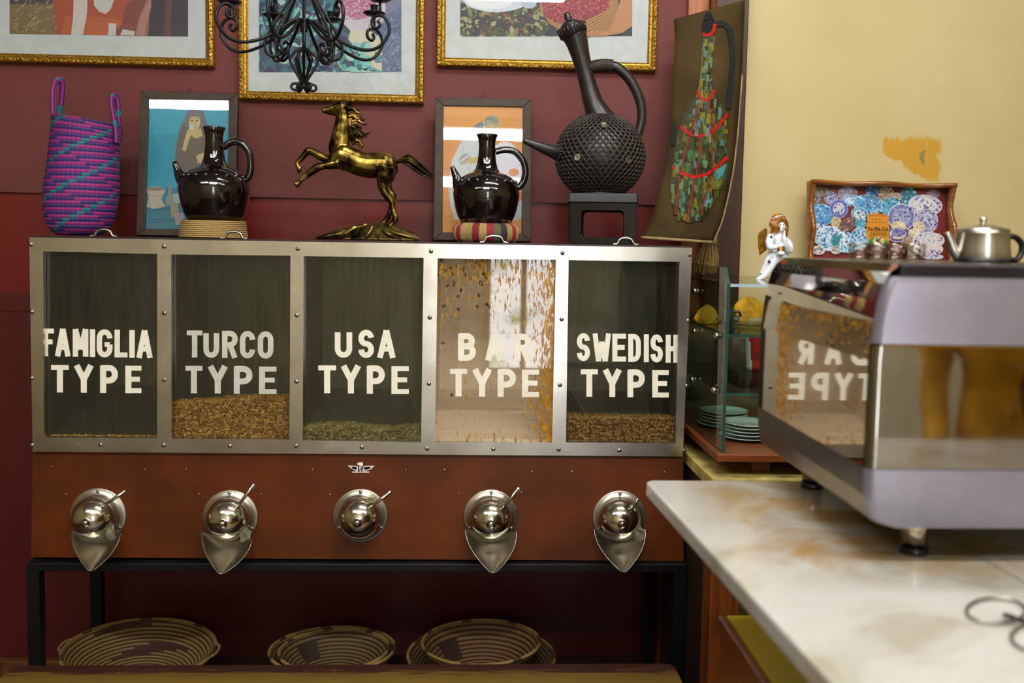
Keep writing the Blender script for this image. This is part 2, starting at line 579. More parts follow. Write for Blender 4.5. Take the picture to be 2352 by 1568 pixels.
pm = MB().box(xs0, xs0 + (xs1 - xs0) * .38, YB - .03, YB + .05, 0, ZC, 0)
pm.box(xs0 + (xs1 - xs0) * .38, xs1 + .002, YB - .07, YB + .05, 0, ZC, 1)
struct('trim_1', pm, [wood('orange door post', '8a4a18', 'b46a28', 0.35, (20, 20, 1.5)), wood('dark door post', '2a170b', '452712', 0.4, (20, 20, 1.5))], bevel=.003)
a = PY(1690, 215, YB - .02); b = PY(1711, 215, YB - .02)
pm = MB().prism([(a.x, YB - .02, 0.3), (b.x, YB - .02, 0.3), (b.x, YB - .02, a.z - .015), (b.x - .008, YB - .02, a.z), (a.x, YB - .02, a.z + .004)], (0, .02, 0))
struct('trim_2', pm, M_TRIMY)
struct('wall_left', MB().box(XL - .1, XL, YF, YB + .1, 0, ZC), M_PALE)
struct('wall_right', MB().box(XR, XR + .1, YF, YB + .1, 0, ZC), M_PALE)
# street side behind the photographer: a wall with two windows
wf = MB()
WINS = [(0.33, 0.9, 0.45, 2.2)]
xsn = sorted([XL, XR] + [w[0] for w in WINS] + [w[1] for w in WINS])
for x0, x1 in zip(xsn, xsn[1:]):
    hit = [w for w in WINS if abs(w[0] - x0) < 1e-6]
    if hit:
        wf.box(x0, x1, YF - .12, YF, 0, hit[0][2]); wf.box(x0, x1, YF - .12, YF, hit[0][3], ZC)
    else:
        wf.box(x0, x1, YF - .12, YF, 0, ZC)
struct('wall_front', wf, plain('street wall paint', 'd6ccaa', 0.7, var=0.08))
def street_mat():
    t = NT('daylight street behind the panes')
    v = t.coord(scale=(1, 1, 1))
    n = t.noise(v, 3.5, 4); n2 = t.noise(v, 9, 4)
    c = t.ramp(n, [(0.35, '7d9a4a'), (0.45, 'f0f4ff'), (0.6, 'ffffff'), (0.75, 'cfd8e6')])
    e = t.node('ShaderNodeEmission'); t.link(c, e.inputs[0]); e.inputs[1].default_value = SKY
    t.link(e.outputs[0], t.out.inputs[0])
    return t.m
M_STREET = street_mat()
for i, (x0, x1, z0, z1) in enumerate(WINS):
    w = MB()
    for q in ((x0, x0 + .05, z0, z1), (x1 - .05, x1, z0, z1), (x0, x1, z0, z0 + .05), (x0, x1, z1 - .05, z1), ((x0 + x1) / 2 - .02, (x0 + x1) / 2 + .02, z0, z1), (x0, x1, z0 + (z1 - z0) * .48, z0 + (z1 - z0) * .48 + .04)):
        w.box(q[0], q[1], YF - .08, YF - .03, q[2], q[3])
    wo = struct('window_%d' % (i + 1), w, M_POST)
    MB().box(x0 + .01, x1 - .01, YF - .075, YF - .07, z0 + .01, z1 - .01).build('pane', M_STREET, wo)

# fluorescent fittings under the ceiling
M_TUBE = emit('fluorescent tube', 'fbf9f7', TUBE)
M_FIT = plain('white lamp housing', 'e8e6de', 0.5)
FITS = [(-1.2, -2.25), (0.2, -2.25), (1.6, -2.25), (0.75, -0.8), (0.2, -2.95)]
NAMES = ['left end of the row of three', 'middle of the row of three', 'right end of the row of three', 'nearest the red wall', 'nearest the street windows']
for (fx, fy), nm in zip(FITS, NAMES):
    t = thing('ceiling_light', (fx, fy, ZC), 'white fluorescent tube light on the ceiling, ' + nm, 'lamp', 'fluorescent ceiling lights')
    MB().box(fx - .64, fx + .64, fy - .05, fy + .05, ZC - .05, ZC).build('housing', M_FIT, t, bevel=.006)
    MB().box(fx - .6, fx + .6, fy - .042, fy + .042, ZC - .085, ZC - .052).build('diffuser', M_TUBE, t, bevel=.008)
    for e in (-1, 1):
        MB().box(fx + e * .615 - .012, fx + e * .615 + .012, fy - .046, fy + .046, ZC - .09, ZC - .045).build('end_cap', M_FIT, t)

# ------------------------------------------------------------------ coffee dispenser
def FR(px, py, y=0.0):
    return PY(px, py, y)
YBACK = 0.36
disp = thing('coffee_dispenser', (0.0, 0.18, FR(800, 1285).z), 'steel framed coffee bean dispenser with five lettered glass bins and chrome spouts', 'dispenser')
def pprism(mb, pix, y0, y1, m=0):
    mb.prism([PY(x, y, y0) for x, y in pix], (0, y1 - y0, 0), m)
PANES = [((99, 577), (361, 583), (361, 1006), (101, 1004)), ((393, 584), (667, 587), (665, 1009), (394, 1008)), ((697, 588), (973, 592), (967, 1015), (695, 1011)), ((1005, 593), (1277, 596), (1268, 1016), (999, 1015)), ((1306, 597), (1561, 601), (1552, 1018), (1300, 1016))]
OUT = [(67, 545), (1590, 569), (1568, 1048), (75, 1037)]
fm = MB()
tl, tr, br, bl = OUT
pprism(fm, [tl, tr, PANES[4][1], PANES[4][0], PANES[3][1], PANES[3][0], PANES[2][1], PANES[2][0], PANES[1][1], PANES[1][0], PANES[0][1], PANES[0][0]], -.004, .008)
pprism(fm, [bl, PANES[0][3], PANES[0][2], PANES[1][3], PANES[1][2], PANES[2][3], PANES[2][2], PANES[3][3], PANES[3][2], PANES[4][3], PANES[4][2], br], -.004, .008)
pprism(fm, [tl, PANES[0][0], PANES[0][3], bl], -.004, .008)
pprism(fm, [PANES[4][1], tr, br, PANES[4][2]], -.004, .008)
for i in range(4):
    pprism(fm, [PANES[i][1], PANES[i + 1][0], PANES[i + 1][3], PANES[i][2]], -.004, .008)
fm.build('frame', M_FRAME, disp)
zt = FR(800, 557).z; zbm = FR(800, 1284).z
xl = FR(74, 800).x; xr = FR(1580, 800).x
def top_z(x): # the upper edge of the frame
    a_, b_ = FR(*tl), FR(*tr)
    return a_.z + (b_.z - a_.z) * (x - a_.x) / (b_.x - a_.x)
bd = MB()
bd.box(xl, xl + .012, .008, YBACK, zbm, zt - .004, 0); bd.box(xr - .012, xr, .008, YBACK, zbm, zt - .004, 0)
bd.box(xl, xr, YBACK - .012, YBACK, zbm, zt - .004, 0)
pprism(bd, [(75, 1030), (1569, 1040), (1570, 1288), (72, 1279)], .006, .02, 0)
bd.box(xl, xr, .02, YBACK, zbm, zbm + .012, 0)
bd.build('body', M_BROWN, disp, label='brown enamelled body below the glass bins')
zf = FR(800, 1014).z
for i in range(5):
    inn = MB(); x0 = FR(PANES[i][0][0], 800).x - .006; x1 = FR(PANES[i][1][0], 800).x + .006
    z0 = zf - .012; z1 = zt - .012
    inn.box(x0 - .004, x0, .018, .32, z0, z1); inn.box(x1, x1 + .004, .018, .32, z0, z1)
    inn.box(x0, x1, .316, .32, z0, z1)
    zk = z0 + .085                                   # sloping foot of the bin
    inn.hexa([(x0, .018, z0 - .004), (x1, .018, z0 - .004), (x1, .314, zk - .004), (x0, .314, zk - .004), (x0, .018, z0), (x1, .018, z0), (x1, .314, zk), (x0, .314, zk)])
    inn.build('bin_lining', M_INNERLIT if i == 3 else M_INNER, disp)
for i, q in enumerate(PANES):
    g = MB()
    c = ((q[0][0] + q[2][0]) / 2, (q[0][1] + q[2][1]) / 2)
    pts = [PY(x + (8 if x > c[0] else -8), y + (8 if y > c[1] else -8), .010) for x, y in q]
    g.prism(pts, (0, .004, 0))
    g.build('glass_pane', M_GLASSBAR if i == 3 else M_GLASS, disp, label='amber stained glass pane' if i == 3 else None)

# block letters: strokes in a unit box, x right, y down
def arc(cx, cy, rx, ry, a0, a1, n=14):
    return [(cx + rx * cos(radians(a0 + (a1 - a0) * i / n)), cy + ry * sin(radians(a0 + (a1 - a0) * i / n))) for i in range(n + 1)]
GL = {
 'F': [[(0, 0), (0, 1)], [(0, 0), (1, 0)], [(0, .48), (.88, .48)]],
 'E': [[(0, 0), (0, 1)], [(0, 0), (1, 0)], [(0, .49), (.9, .49)], [(0, 1), (1, 1)]],
 'L': [[(0, 0), (0, 1)], [(0, 1), (1, 1)]],
 'T': [[(.5, 0), (.5, 1)], [(0, 0), (1, 0)]],
 'I': [[(.5, 0), (.5, 1)]],
 'H': [[(0, 0), (0, 1)], [(1, 0), (1, 1)], [(0, .5), (1, .5)]],
 'Y': [[(0, 0), (.5, .52)], [(1, 0), (.5, .52)], [(.5, .45), (.5, 1)]],
 'A': [[(.5, 0), (0, 1)], [(.5, 0), (1, 1)], [(.2, .72), (.8, .72)]],
 'M': [[(0, 0), (0, 1)], [(1, 0), (1, 1)], [(0, 0), (.5, .8)], [(1, 0), (.5, .8)]],
 'W': [[(0, 0), (.25, 1)], [(.25, 1), (.5, .25)], [(.5, .25), (.75, 1)], [(.75, 1), (1, 0)]],
 'P': [[(0, 0), (0, 1)], [(0, 0), (.5, 0)] + arc(.5, .28, .5, .28, -90, 90) + [(0, .56)]],
 'R': [[(0, 0), (0, 1)], [(0, 0), (.5, 0)] + arc(.5, .26, .5, .26, -90, 90) + [(0, .52)], [(.5, .52), (1, 1)]],
 'B': [[(0, 0), (0, 1)], [(0, 0), (.5, 0)] + arc(.5, .23, .42, .23, -90, 90) + [(0, .46)], [(0, .46), (.5, .46)] + arc(.5, .73, .5, .27, -90, 90) + [(0, 1)]],
 'D': [[(0, 0), (0, 1)], [(0, 0), (.4, 0)] + arc(.4, .3, .6, .3, -90, 0) + arc(.4, .7, .6, .3, 0, 90) + [(0, 1)]],
 'O': [arc(.5, .28, .5, .28, 180, 360) + arc(.5, .72, .5, .28, 0, 180) + [(0, .28)]],
 'C': [arc(.5, .28, .5, .28, 0, -180)[::1] + arc(.5, .72, .5, .28, 180, 0)],
 'G': [arc(.5, .28, .5, .28, 0, -180) + arc(.5, .72, .5, .28, 180, 0) + [(1, .55)], [(.5, .55), (1, .55)]],
 'U': [[(0, 0), (0, .72)] + arc(.5, .72, .5, .28, 180, 0) + [(1, 0)]],
 'S': [arc(.5, .25, .5, .25, -5, -180) + arc(.5, .25, .5, .25, 180, 110)[1:] + arc(.5, .75, .5, .25, -70, 180)],
 'K': [[(0, 0), (0, 1)], [(1, 0), (0, .55)], [(.3, .4), (1, 1)]],
 '.': [[(.5, .9), (.5, 1)]],
}
def stroke(mb, pts, w, ext=True, m=0, col=None, miter=True):
    """a flat brush line through 3D points lying in a plane facing the viewer (normal nrm)"""
    pts = [p for i, p in enumerate(pts) if i == 0 or (p - pts[i - 1]).length > 2e-4]
    n = len(pts)
    if n < 2: return
    L, Rr = [], []
    for i in range(n):
        d0 = (pts[i] - pts[i - 1]) if i > 0 else (pts[1] - pts[0])
        d1 = (pts[i + 1] - pts[i]) if i < n - 1 else d0
        d0 = d0.normalized(); d1 = d1.normalized()
        t = (d0 + d1)
        t = t.normalized() if t.length > 1e-6 else d1
        nn = Vector((0, -1, 0)).cross(t)
        if i == n - 1 or i == 0:
            nn = Vector((0, -1, 0)).cross(d1 if i == 0 else d0)
        k = 1 / max(0.5, nn.normalized().dot(Vector((0, -1, 0)).cross(d1).normalized()))
        nn = nn.normalized() * (w / 2 * min(k, 1.6))
        L.append(pts[i] + nn); Rr.append(pts[i] - nn)
    for i in range(n - 1):
        mb.poly([L[i], Rr[i], Rr[i + 1], L[i + 1]], m, col)
def letter(mb, ch, x0, x1, y0, y1, w, point, hw=None, m=0, col=None, seed=0):
    """w: stroke width in picture pixels; point(x, y) puts a pixel on the surface"""
    h = w / 2
    hwid = (hw or w * .85)
    if ch in 'I.':
        ix0, ix1 = x0, x1
    else:
        ix0, ix1 = x0 + h, x1 - h
    scale = (point(100, 0) - point(0, 0)).length / 100 if False else None
    for st in GL[ch]:
        flat_ = all(abs(p[1] - st[0][1]) < 1e-6 for p in st)
        vert = all(abs(p[0] - st[0][0]) < 1e-6 for p in st)
        diag = not flat_ and not vert and len(st) == 2
        q = []
        for (u, v) in st:
            x = ix0 + (ix1 - ix0) * u
            y = (y0 + hwid / 2) + (y1 - y0 - hwid) * v
            if ch == 'T' and flat_: x = x0 + (x1 - x0) * u
            if ch in 'FEL' and flat_ and u > .3: x = x0 + (x1 - x0) * u
            if ch in 'FELPRBD' and u == 0 and not vert: x = x0 + h * .5
            if (vert or diag) and v in (0, 1): y = y0 if v == 0 else y1
            q.append((x, y))
        P3 = [point(*p) + Vector((0, -4e-7 * len(mb.v), 0)) for p in q]
        px = (point(q[0][0] + 10, q[0][1]) - point(q[0][0], q[0][1])).length / 10
        stroke(mb, P3, (hwid if flat_ else w) * px, m=m, col=col)
WORDS = [
 (0, 'FAMIGLIA', (756.5, 820), [(98, 124), (126, 162.5), (167, 203), (207, 218), (222, 258.5), (263, 293), (296.6, 310), (313, 351)], 12.5),
 (0, 'TYPE', (839, 902), [(117.5, 158), (169, 216), (230, 271), (288, 325)], 14),
 (1, 'TURCO', (760, 822), [(429, 465), (467, 503.5), (510, 546), (551, 586), (592, 628)], 12.5),
 (1, 'TYPE', (841, 904), [(426, 465), (476.5, 524), (537, 580), (595, 635)], 14),
 (2, 'USA', (758, 821.5), [(769, 809), (823, 859), (866, 909)], 13),
 (2, 'TYPE', (840, 904), [(731, 772), (782, 830), (842.5, 884), (899, 939)], 14),
 (3, 'BAR', (767, 828), [(1052, 1093), (1114, 1157), (1182, 1220)], 14),
 (3, 'TYPE', (848, 911), [(1033.6, 1073), (1083.6, 1131), (1143, 1185), (1199, 1238)], 14),
 (4, 'SWEDISH', (767, 831), [(1325, 1355), (1361, 1403.5), (1406.5, 1438), (1443, 1472), (1479, 1490), (1494, 1522.6), (1529, 1558)], 11.5),
 (4, 'TYPE', (849, 912), [(1334, 1373), (1383.6, 1429), (1441, 1481), (1498, 1536)], 13.5),
]
for i in range(5):
    mb = MB()
    for pi_, word, (y0, y1), xs, w in WORDS:
        if pi_ != i: continue
        for k, (ch, (x0, x1)) in enumerate(zip(word, xs)):
            dy = (k - len(word) / 2) * .6
            letter(mb, ch, x0, x1, y0 + dy, y1 + dy, w, lambda x, y, k=k: PY(x, y, .0096 - k * .00002), 11.5 if ch not in 'T' else 11.5)
    mb.build('painted_lettering', M_PAINTG if i == 1 else M_PAINTW, disp)

# screws of the frame
SCREWS = [(71, 561), (377, 566), (684, 571), (990, 577), (1292, 581), (1585, 585), (73, 716), (377, 719), (682, 724), (987, 729), (1290, 733), (1580, 737), (73, 868), (377, 872), (681, 876), (985, 881), (1286, 884), (1577, 886), (73, 1022), (231, 1021), (376, 1022), (528, 1024), (680, 1024), (831, 1027), (981, 1030), (1133, 1031), (1283, 1032), (1422, 1034), (1571, 1035)]
sc0 = None
for i, (x, y) in enumerate(SCREWS):
    p = FR(x, y, -.004)
    if sc0 is None:
        o_ = ORG[disp.name]
        sm = MB().lathe([(.0052, 0), (.0050, .0015), (.0035, .003), (.001, .0036)], o_, (0, -1, 0), 14, 0)
        sm.box(o_.x - .0042, o_.x + .0042, o_.y - .0040, o_.y - .0034, o_.z - .0007, o_.z + .0007, 1)
        sc0 = sm.build('screw', [M_SCREW, M_BLACKST], disp)
        o = sc0
    else:
        o = sc0.copy(); C.objects.link(o); o.parent = disp
    o.location = p - ORG[disp.name]
    o.rotation_euler = (0, R.uniform(0, 3), 0)
# lids and their handles
LIDX = [(80, 330), (332, 640), (642, 955), (957, 1268), (1270, 1588)]
for i, (x0, x1) in enumerate(LIDX):
    a = FR(x0, 560).x; b = FR(x1, 560).x
    za, zb_ = top_z(a), top_z(b)
    lm = MB().hexa([(a, -.002, za), (b, -.002, zb_), (b, YBACK, zb_), (a, YBACK, za), (a, -.002, za + .004), (b, -.002, zb_ + .004), (b, YBACK, zb_ + .004), (a, YBACK, za + .004)])
    lid = lm.build('lid', M_LIDM, disp)
    hx = {0: (212, 265), 1: (511, 564), 3: (1106, 1163), 4: (1412, 1462)}.get(i)
    if hx:
        y_ = .035
        ha = PY(hx[0], 545, y_).x; hb = PY(hx[1], 545, y_).x; z_ = top_z((ha + hb) / 2) + .004
        hm = MB().tube(spl([(ha - .004, y_, z_ + .001), (ha + .006, y_, z_ + .003), (ha + .012, y_, z_ + .013), ((ha + hb) / 2, y_, z_ + .0165), (hb - .012, y_, z_ + .013), (hb - .006, y_, z_ + .003), (hb + .004, y_, z_ + .001)], 6), .0032, 10, flat=1.4)
        hm.build('handle', M_CHROME, lid)
def TOPZ(x): return top_z(x) + .0055     # where things on the dispenser stand

# spouts
M_FILM = glass('crumpled clear film', 'd8d8c8', 1.45, lambda t: (t.math('MULTIPLY', t.noise(t.coord(), 60, 4), 0.45), 'b9b49a'), 0.1)
SP = [((227, 1182), (215, 1187), (208, 1310), (165, 1216), (278, 1222), (290, 1126)), ((530, 1186), (523, 1189), (508, 1317), (463, 1218), (580, 1236), (585, 1110)),
      ((828, 1183), (826, 1187), None, None, None, (899, 1128)), ((1127, 1184), (1127, 1190), (1133, 1315), (1067, 1212), (1187, 1218), (1193, 1119)), ((1422, 1186), (1422, 1190), (1433, 1313), (1363, 1212), (1483, 1212), (1467, 1143))]
for i, (fc, dc, tip, eL, eR, lv) in enumerate(SP):
    c = PY(*fc, .006); 
    rf = .0635
    m = MB().lathe([(rf, 0), (rf, .003), (rf - .002, .0042), (.050, .0042), (.049, .012), (.0475, .028), (.046, .030)], c, (0, -1, 0), 48)
    spo = m.build('spout', M_PLATE, disp)
    d = PY(*dc, -.030)
    r = .047
    prof = [(r, 0)] + [(r * cos(t), r * .95 * sin(t)) for t in [pi / 2 * k / 12 for k in range(1, 12)]] + [(.007, r * .95), (.0065, r * .95 + .004), (.003, r * .95 + .006)]
    MB().lathe(prof, d, (0, -1, 0), 40).build('dome', M_CHROME, spo)
    for k in range(3):
        aa = radians(90 + 120 * k) if i != 1 else radians(92 + 120 * k)
        q = c + Vector((cos(aa) * .0565, -.0042, sin(aa) * .0565))
        MB().lathe([(.0042, 0), (.0035, .0022), (.001, .0032)], q, (0, -1, 0), 12).build('rivet', M_SCREW, spo)
    e = PY(*lv, -.062)
    s0 = d + Vector((.024, -.022, .028))
    MB().tube([s0, s0.lerp(e, .35), e], [.0030, .0040, .0044], 10).build('lever', M_CHROME, spo)
    if tip:
        rows = []
        T = PY(*tip, -.095); A_ = PY(*eL, -.024); B_ = PY(*eR, -.024)
        mid = (A_ + B_) / 2
        for a_ in range(15):
            t = a_ / 14
            k = 1 - t ** 1.9
            ctr = mid.lerp(T, t)
            L_ = ctr + (A_ - mid) * k - Vector((.006 * t, 0, 0)); R_ = ctr + (B_ - mid) * k + Vector((.006 * t, 0, 0))
            row = []
            for b_ in range(13):
                s = b_ / 12 * 2 - 1
                sag = (1 - s * s) * (.040 * k + .004)
                row.append(L_.lerp(R_, (s + 1) / 2) + Vector((0, .62, -.50)) * sag * (1 - .35 * (1 - t)))
            rows.append(row)
        g = MB(); g.grid(rows); g.build('chute', M_CHUTE, spo, solid=.0014, subd=1)
    if i in (0, 1, 2, 4, 3):
        g = MB(); rows = []
        rr = random.Random(i + 3)
        base = d + (Vector((.034, -.010, -.004)) if i in (0, 1, 4) else Vector((.016, -.012, .036)))
        ang = (1.9 if i in (0, 1, 4) else .55)
        for u in range(7):
            row = []
            for v in range(5):
                x = (u / 6 - .5) * (.085 if i in (0, 1, 4) else .055); z = (v / 4 - .5) * .022
                row.append(base + Vector((x * cos(ang) - z * sin(ang), rr.uniform(-.007, .004) - .008, x * sin(ang) + z * cos(ang))) + Vector((rr.uniform(-.003, .003), 0, rr.uniform(-.003, .003))))
            rows.append(row)
        g.grid(rows, smooth=False); g.build('plastic_film', M_FILM, spo, solid=.0005)

# eagle emblem on the brown panel
em = MB()
E3 = lambda x, y: PY(x, y, .0052)
def epoly(pts): em.poly([E3(797.5 + (x - 340) * .2296, 1061 + (y - 92) * .2296) for x, y in pts])
epoly([(340, 125), (430, 130), (400, 150)]); epoly([(352, 138), (440, 133), (430, 172)]); epoly([(370, 150), (460, 135), (465, 190), (430, 182)])
epoly([(620, 128), (505, 130), (560, 152)]); epoly([(608, 142), (505, 133), (520, 172)]); epoly([(590, 155), (490, 135), (480, 190), (520, 182)])
epoly([(450, 135), (500, 135), (490, 190), (450, 190)]); epoly([(465, 130), (440, 112), (440, 102), (460, 94), (490, 92), (502, 100), (492, 104), (500, 112), (494, 132)])
epoly([(390, 186), (560, 186), (560, 197), (390, 197)])
em2 = em.build('eagle_emblem', plain('silver transfer', 'e4dade', 0.5), disp, label='small silver eagle emblem')
mk = MB()
for k, (ch, x) in enumerate(zip('OMI', (444, 470, 500))):
    pass
for k, ch in enumerate('AMI'):
    x0 = 821 + k * 6.4; letter(mk, ch, x0, x0 + 4.6, 1072, 1080, 1.3, lambda x, y: PY(x, y, .0047), 1.2)
mk.build('emblem_letters', plain('emblem dark print', '5a2a20', 0.5), em2)
# small nail heads and scars on the panel
for (x, y) in [(119, 1071), (333, 1078), (427, 1077), (718, 1078), (932, 1079), (1021, 1079), (1222, 1083), (1314, 1083), (1527, 1084), (152, 1135), (457, 1134), (600, 1134), (758, 1136), (1054, 1134), (1198, 1130)]:
    MB().lathe([(.003, 0), (.002, .0016), (.0006, .002)], PY(x, y, .006), (0, -1, 0), 10).build('nail_head', M_SCREW, disp)

# ------------------------------------------------------------------ beans
def bean_mat(name, a, b, c):
    t = NT(name)
    oi = t.node('ShaderNodeNewGeometry')
    t.set(Base_Color=t.ramp(oi.outputs['Random Per Island'], [(0.1, a), (0.5, b), (0.9, c)]), Roughness=0.42)
    return t.m
M_BEAN = [bean_mat('light roast beans', 'a8681e', 'd99b42', 'e8ba68'), bean_mat('green grey beans', '857044', 'aa945e', 'c4ae72'), bean_mat('medium roast beans', '8c5c30', 'b88448', 'cf9e60')]
M_DARKB = plain('dark roast bean', '1e120e', 0.35, var=.2)
def bean_shape(L=.0052, Wd=.0037, H=.0026):
    v, f = [], []
    n, k = 8, 5
    for i in range(k + 1):
        t = -pi / 2 + pi * i / k
        q = max(cos(t), .05)
        for j in range(n):
            a = 2 * pi * j / n
            z = H * q * sin(a)
            y = Wd * q * cos(a)
            if j == n // 4: z *= .35            # the crease
            v.append(Vector((L * sin(t), y, z)))
    for i in range(k):
        for j in range(n):
            f.append((i * n + j, i * n + (j + 1) % n, (i + 1) * n + (j + 1) % n, (i + 1) * n + j))
    return v, f
BV, BF = bean_shape()
def bean_pile(name, mat, x0, x1, prof, label, seed, zfoot, depth=.07, cat='coffee beans'):
    rr = random.Random(seed); mb = MB()
    zfoot += .004
    fl = lambda y: zf - .012 + .085 * (y - .018) / .296 + .004
    def put(p, sc=1.0):
        M = Matrix.Rotation(rr.uniform(0, 6.3), 3, 'Z') @ Matrix.Rotation(rr.uniform(0, 6.3), 3, 'X') @ Matrix.Rotation(rr.uniform(0, 6.3), 3, 'Y')
        k = mb.add([Vector(p) + M @ (v * sc) for v in BV])
        for q in BF: mb.face([k + i for i in q], 0, True)
    st = .0066
    z = zfoot + .003
    row = 0
    while z < max(h for _, h in prof):
        x = x0 + .005 + (row % 2) * st / 2
        while x < x1 - .004:
            if z < interp(prof, (x - x0) / (x1 - x0)) - .002:
                put((x + rr.uniform(-.0014, .0014), .0195 + rr.uniform(0, .0022), z + rr.uniform(-.0014, .0014)))
                if row % 2 == 0: put((x + .003, .0255 + rr.uniform(0, .002), z + .002))
            x += st
        z += st * .86; row += 1
    y = .022
    while y < .022 + depth:
        x = x0 + .005
        while x < x1 - .004:
            h = max(interp(prof, (x - x0) / (x1 - x0)), fl(y) + .004)
            put((x + rr.uniform(-.0015, .0015), y + rr.uniform(-.001, .001), h - .002 + rr.uniform(-.0015, .0015) - (y - .02) * .05))
            x += st
        y += st
    # what fills the heap behind the beans that touch the glass
    N = 20
    rows = []
    for (yy, dz) in ((.029, -.006), (.029 + depth, -.008)):
        rows.append([(x0 + (x1 - x0) * i / N, yy, max(fl(yy), interp(prof, i / N) + dz)) for i in range(N + 1)])
    rows.insert(0, [(x0 + (x1 - x0) * i / N, .029, fl(.029)) for i in range(N + 1)])
    mb.grid(rows, 0, False, False)
    return mb.build(name, mat, label=label, cat=cat, kind='stuff')
def pane_x(i): return PY(PANES[i][3][0] - 1, 960, .02).x, PY(PANES[i][2][0] + 1, 960, .02).x
def pz(y, x): return PY(x, y, .02).z
a, b = pane_x(1)
bean_pile('coffee_beans', M_BEAN[0], a, b, [(0, pz(925, 395)), (.2, pz(923, 450)), (.45, pz(917, 520)), (.7, pz(911, 585)), (.85, pz(912, 625)), (1, pz(914, 665))], 'light brown coffee beans heaped behind the TURCO TYPE glass', 1, pz(1014, 530))
a, b = pane_x(2)
bean_pile('coffee_beans', M_BEAN[1], a, b, [(0, pz(983, 700)), (.2, pz(976, 755)), (.4, pz(978, 800)), (.6, pz(985, 860)), (.75, pz(986, 900)), (1, pz(979, 965))], 'thin layer of pale beans behind the USA TYPE glass', 2, pz(1017, 830), .06)
a, b = pane_x(4)
bean_pile('coffee_beans', M_BEAN[2], a, b, [(0, pz(958, 1300)), (.5, pz(960, 1430)), (1, pz(961, 1550))], 'level bed of medium brown beans behind the SWEDISH TYPE glass', 3, pz(1024, 1430))
a, b = pane_x(0)
bean_pile('coffee_beans', M_BEAN[0], a, b, [(0, pz(1007, 100)), (.3, pz(1004, 180)), (.5, pz(1007, 230)), (.8, pz(1003, 310)), (1, pz(1008, 360))], 'last few beans along the foot of the FAMIGLIA TYPE glass', 4, pz(1012, 230), .02)
# loose dark beans sticking to the BAR pane
BEANPX = [(1050, 203), (1114, 250), (1070, 263), (1155, 240), (1197, 250), (1186, 268), (1213, 292), (1215, 303), (1126, 291), (1035, 300), (1284, 212), (1300, 228), (1258, 229), (1268, 249), (1331, 292), (1352, 313), (1258, 328), (1131, 347), (1127, 365), (1313, 348), (1318, 363), (1418, 326), (1397, 268), (1485, 297), (1506, 330), (1180, 403), (1157, 445), (1299, 436), (1398, 415), (1415, 454), (1064, 510), (1162, 532), (1290, 512), (1356, 498), (1377, 517), (1402, 508), (1419, 555), (1382, 570), (1503, 582), (1518, 575), (1088, 370), (1058, 760), (1453, 692), (1474, 690), (1497, 702), (1500, 722), (1118, 1113)]
b0 = None
for (x, y) in BEANPX:
    p = PY(660 + x / 2.958, 530 + y / 2.958, .0162)
    if b0 is None:
        mb = MB(); mb.add(BV)
        for q in BF: mb.face(q, 0, True)
        b0 = mb.build('coffee_bean', M_DARKB, label='dark coffee bean stuck inside the stained BAR TYPE glass', cat='coffee bean', group='beans stuck to the BAR TYPE pane', origin=(0, 0, 0))
        o = b0
    else:
        o = b0.copy(); C.objects.link(o)
    o.location = p; o.rotation_euler = (radians(90) + R.uniform(-.3, .3), R.uniform(0, 6.3), R.uniform(-.3, .3))

# ------------------------------------------------------------------ black steel stand under the dispenser
za = PY(800, 1286, -.012).z - .0085
st = thing('steel_stand', (0, .17, 0), 'black steel frame stand carrying the coffee dispenser', 'stand')
sl = PY(62, 1400, -.012).x; sr = PY(1574, 1400, -.012).x
zr0 = PY(800, 1313, -.012).z
MB().box(sl, sr, -.012, .026, zr0, za).build('front_rail', M_BLACKST, st, bevel=.002)
MB().box(sl, sr, .325, .36, zr0, za).build('back_rail', M_BLACKST, st, bevel=.002)
for x in (sl, sr - .028):
    MB().box(x, x + .028, .026, .325, zr0, za).build('side_rail', M_BLACKST, st)
    for y in (-.012, .333):
        MB().box(x, x + .028, y, y + .028, 0, zr0 + .002).build('leg', M_BLACKST, st)
MB().box(sl + .03, sr - .03, -.005, .35, .236, .259).build('shelf', plain('dark shelf board', '24130b', .5), st)
M_BR = None
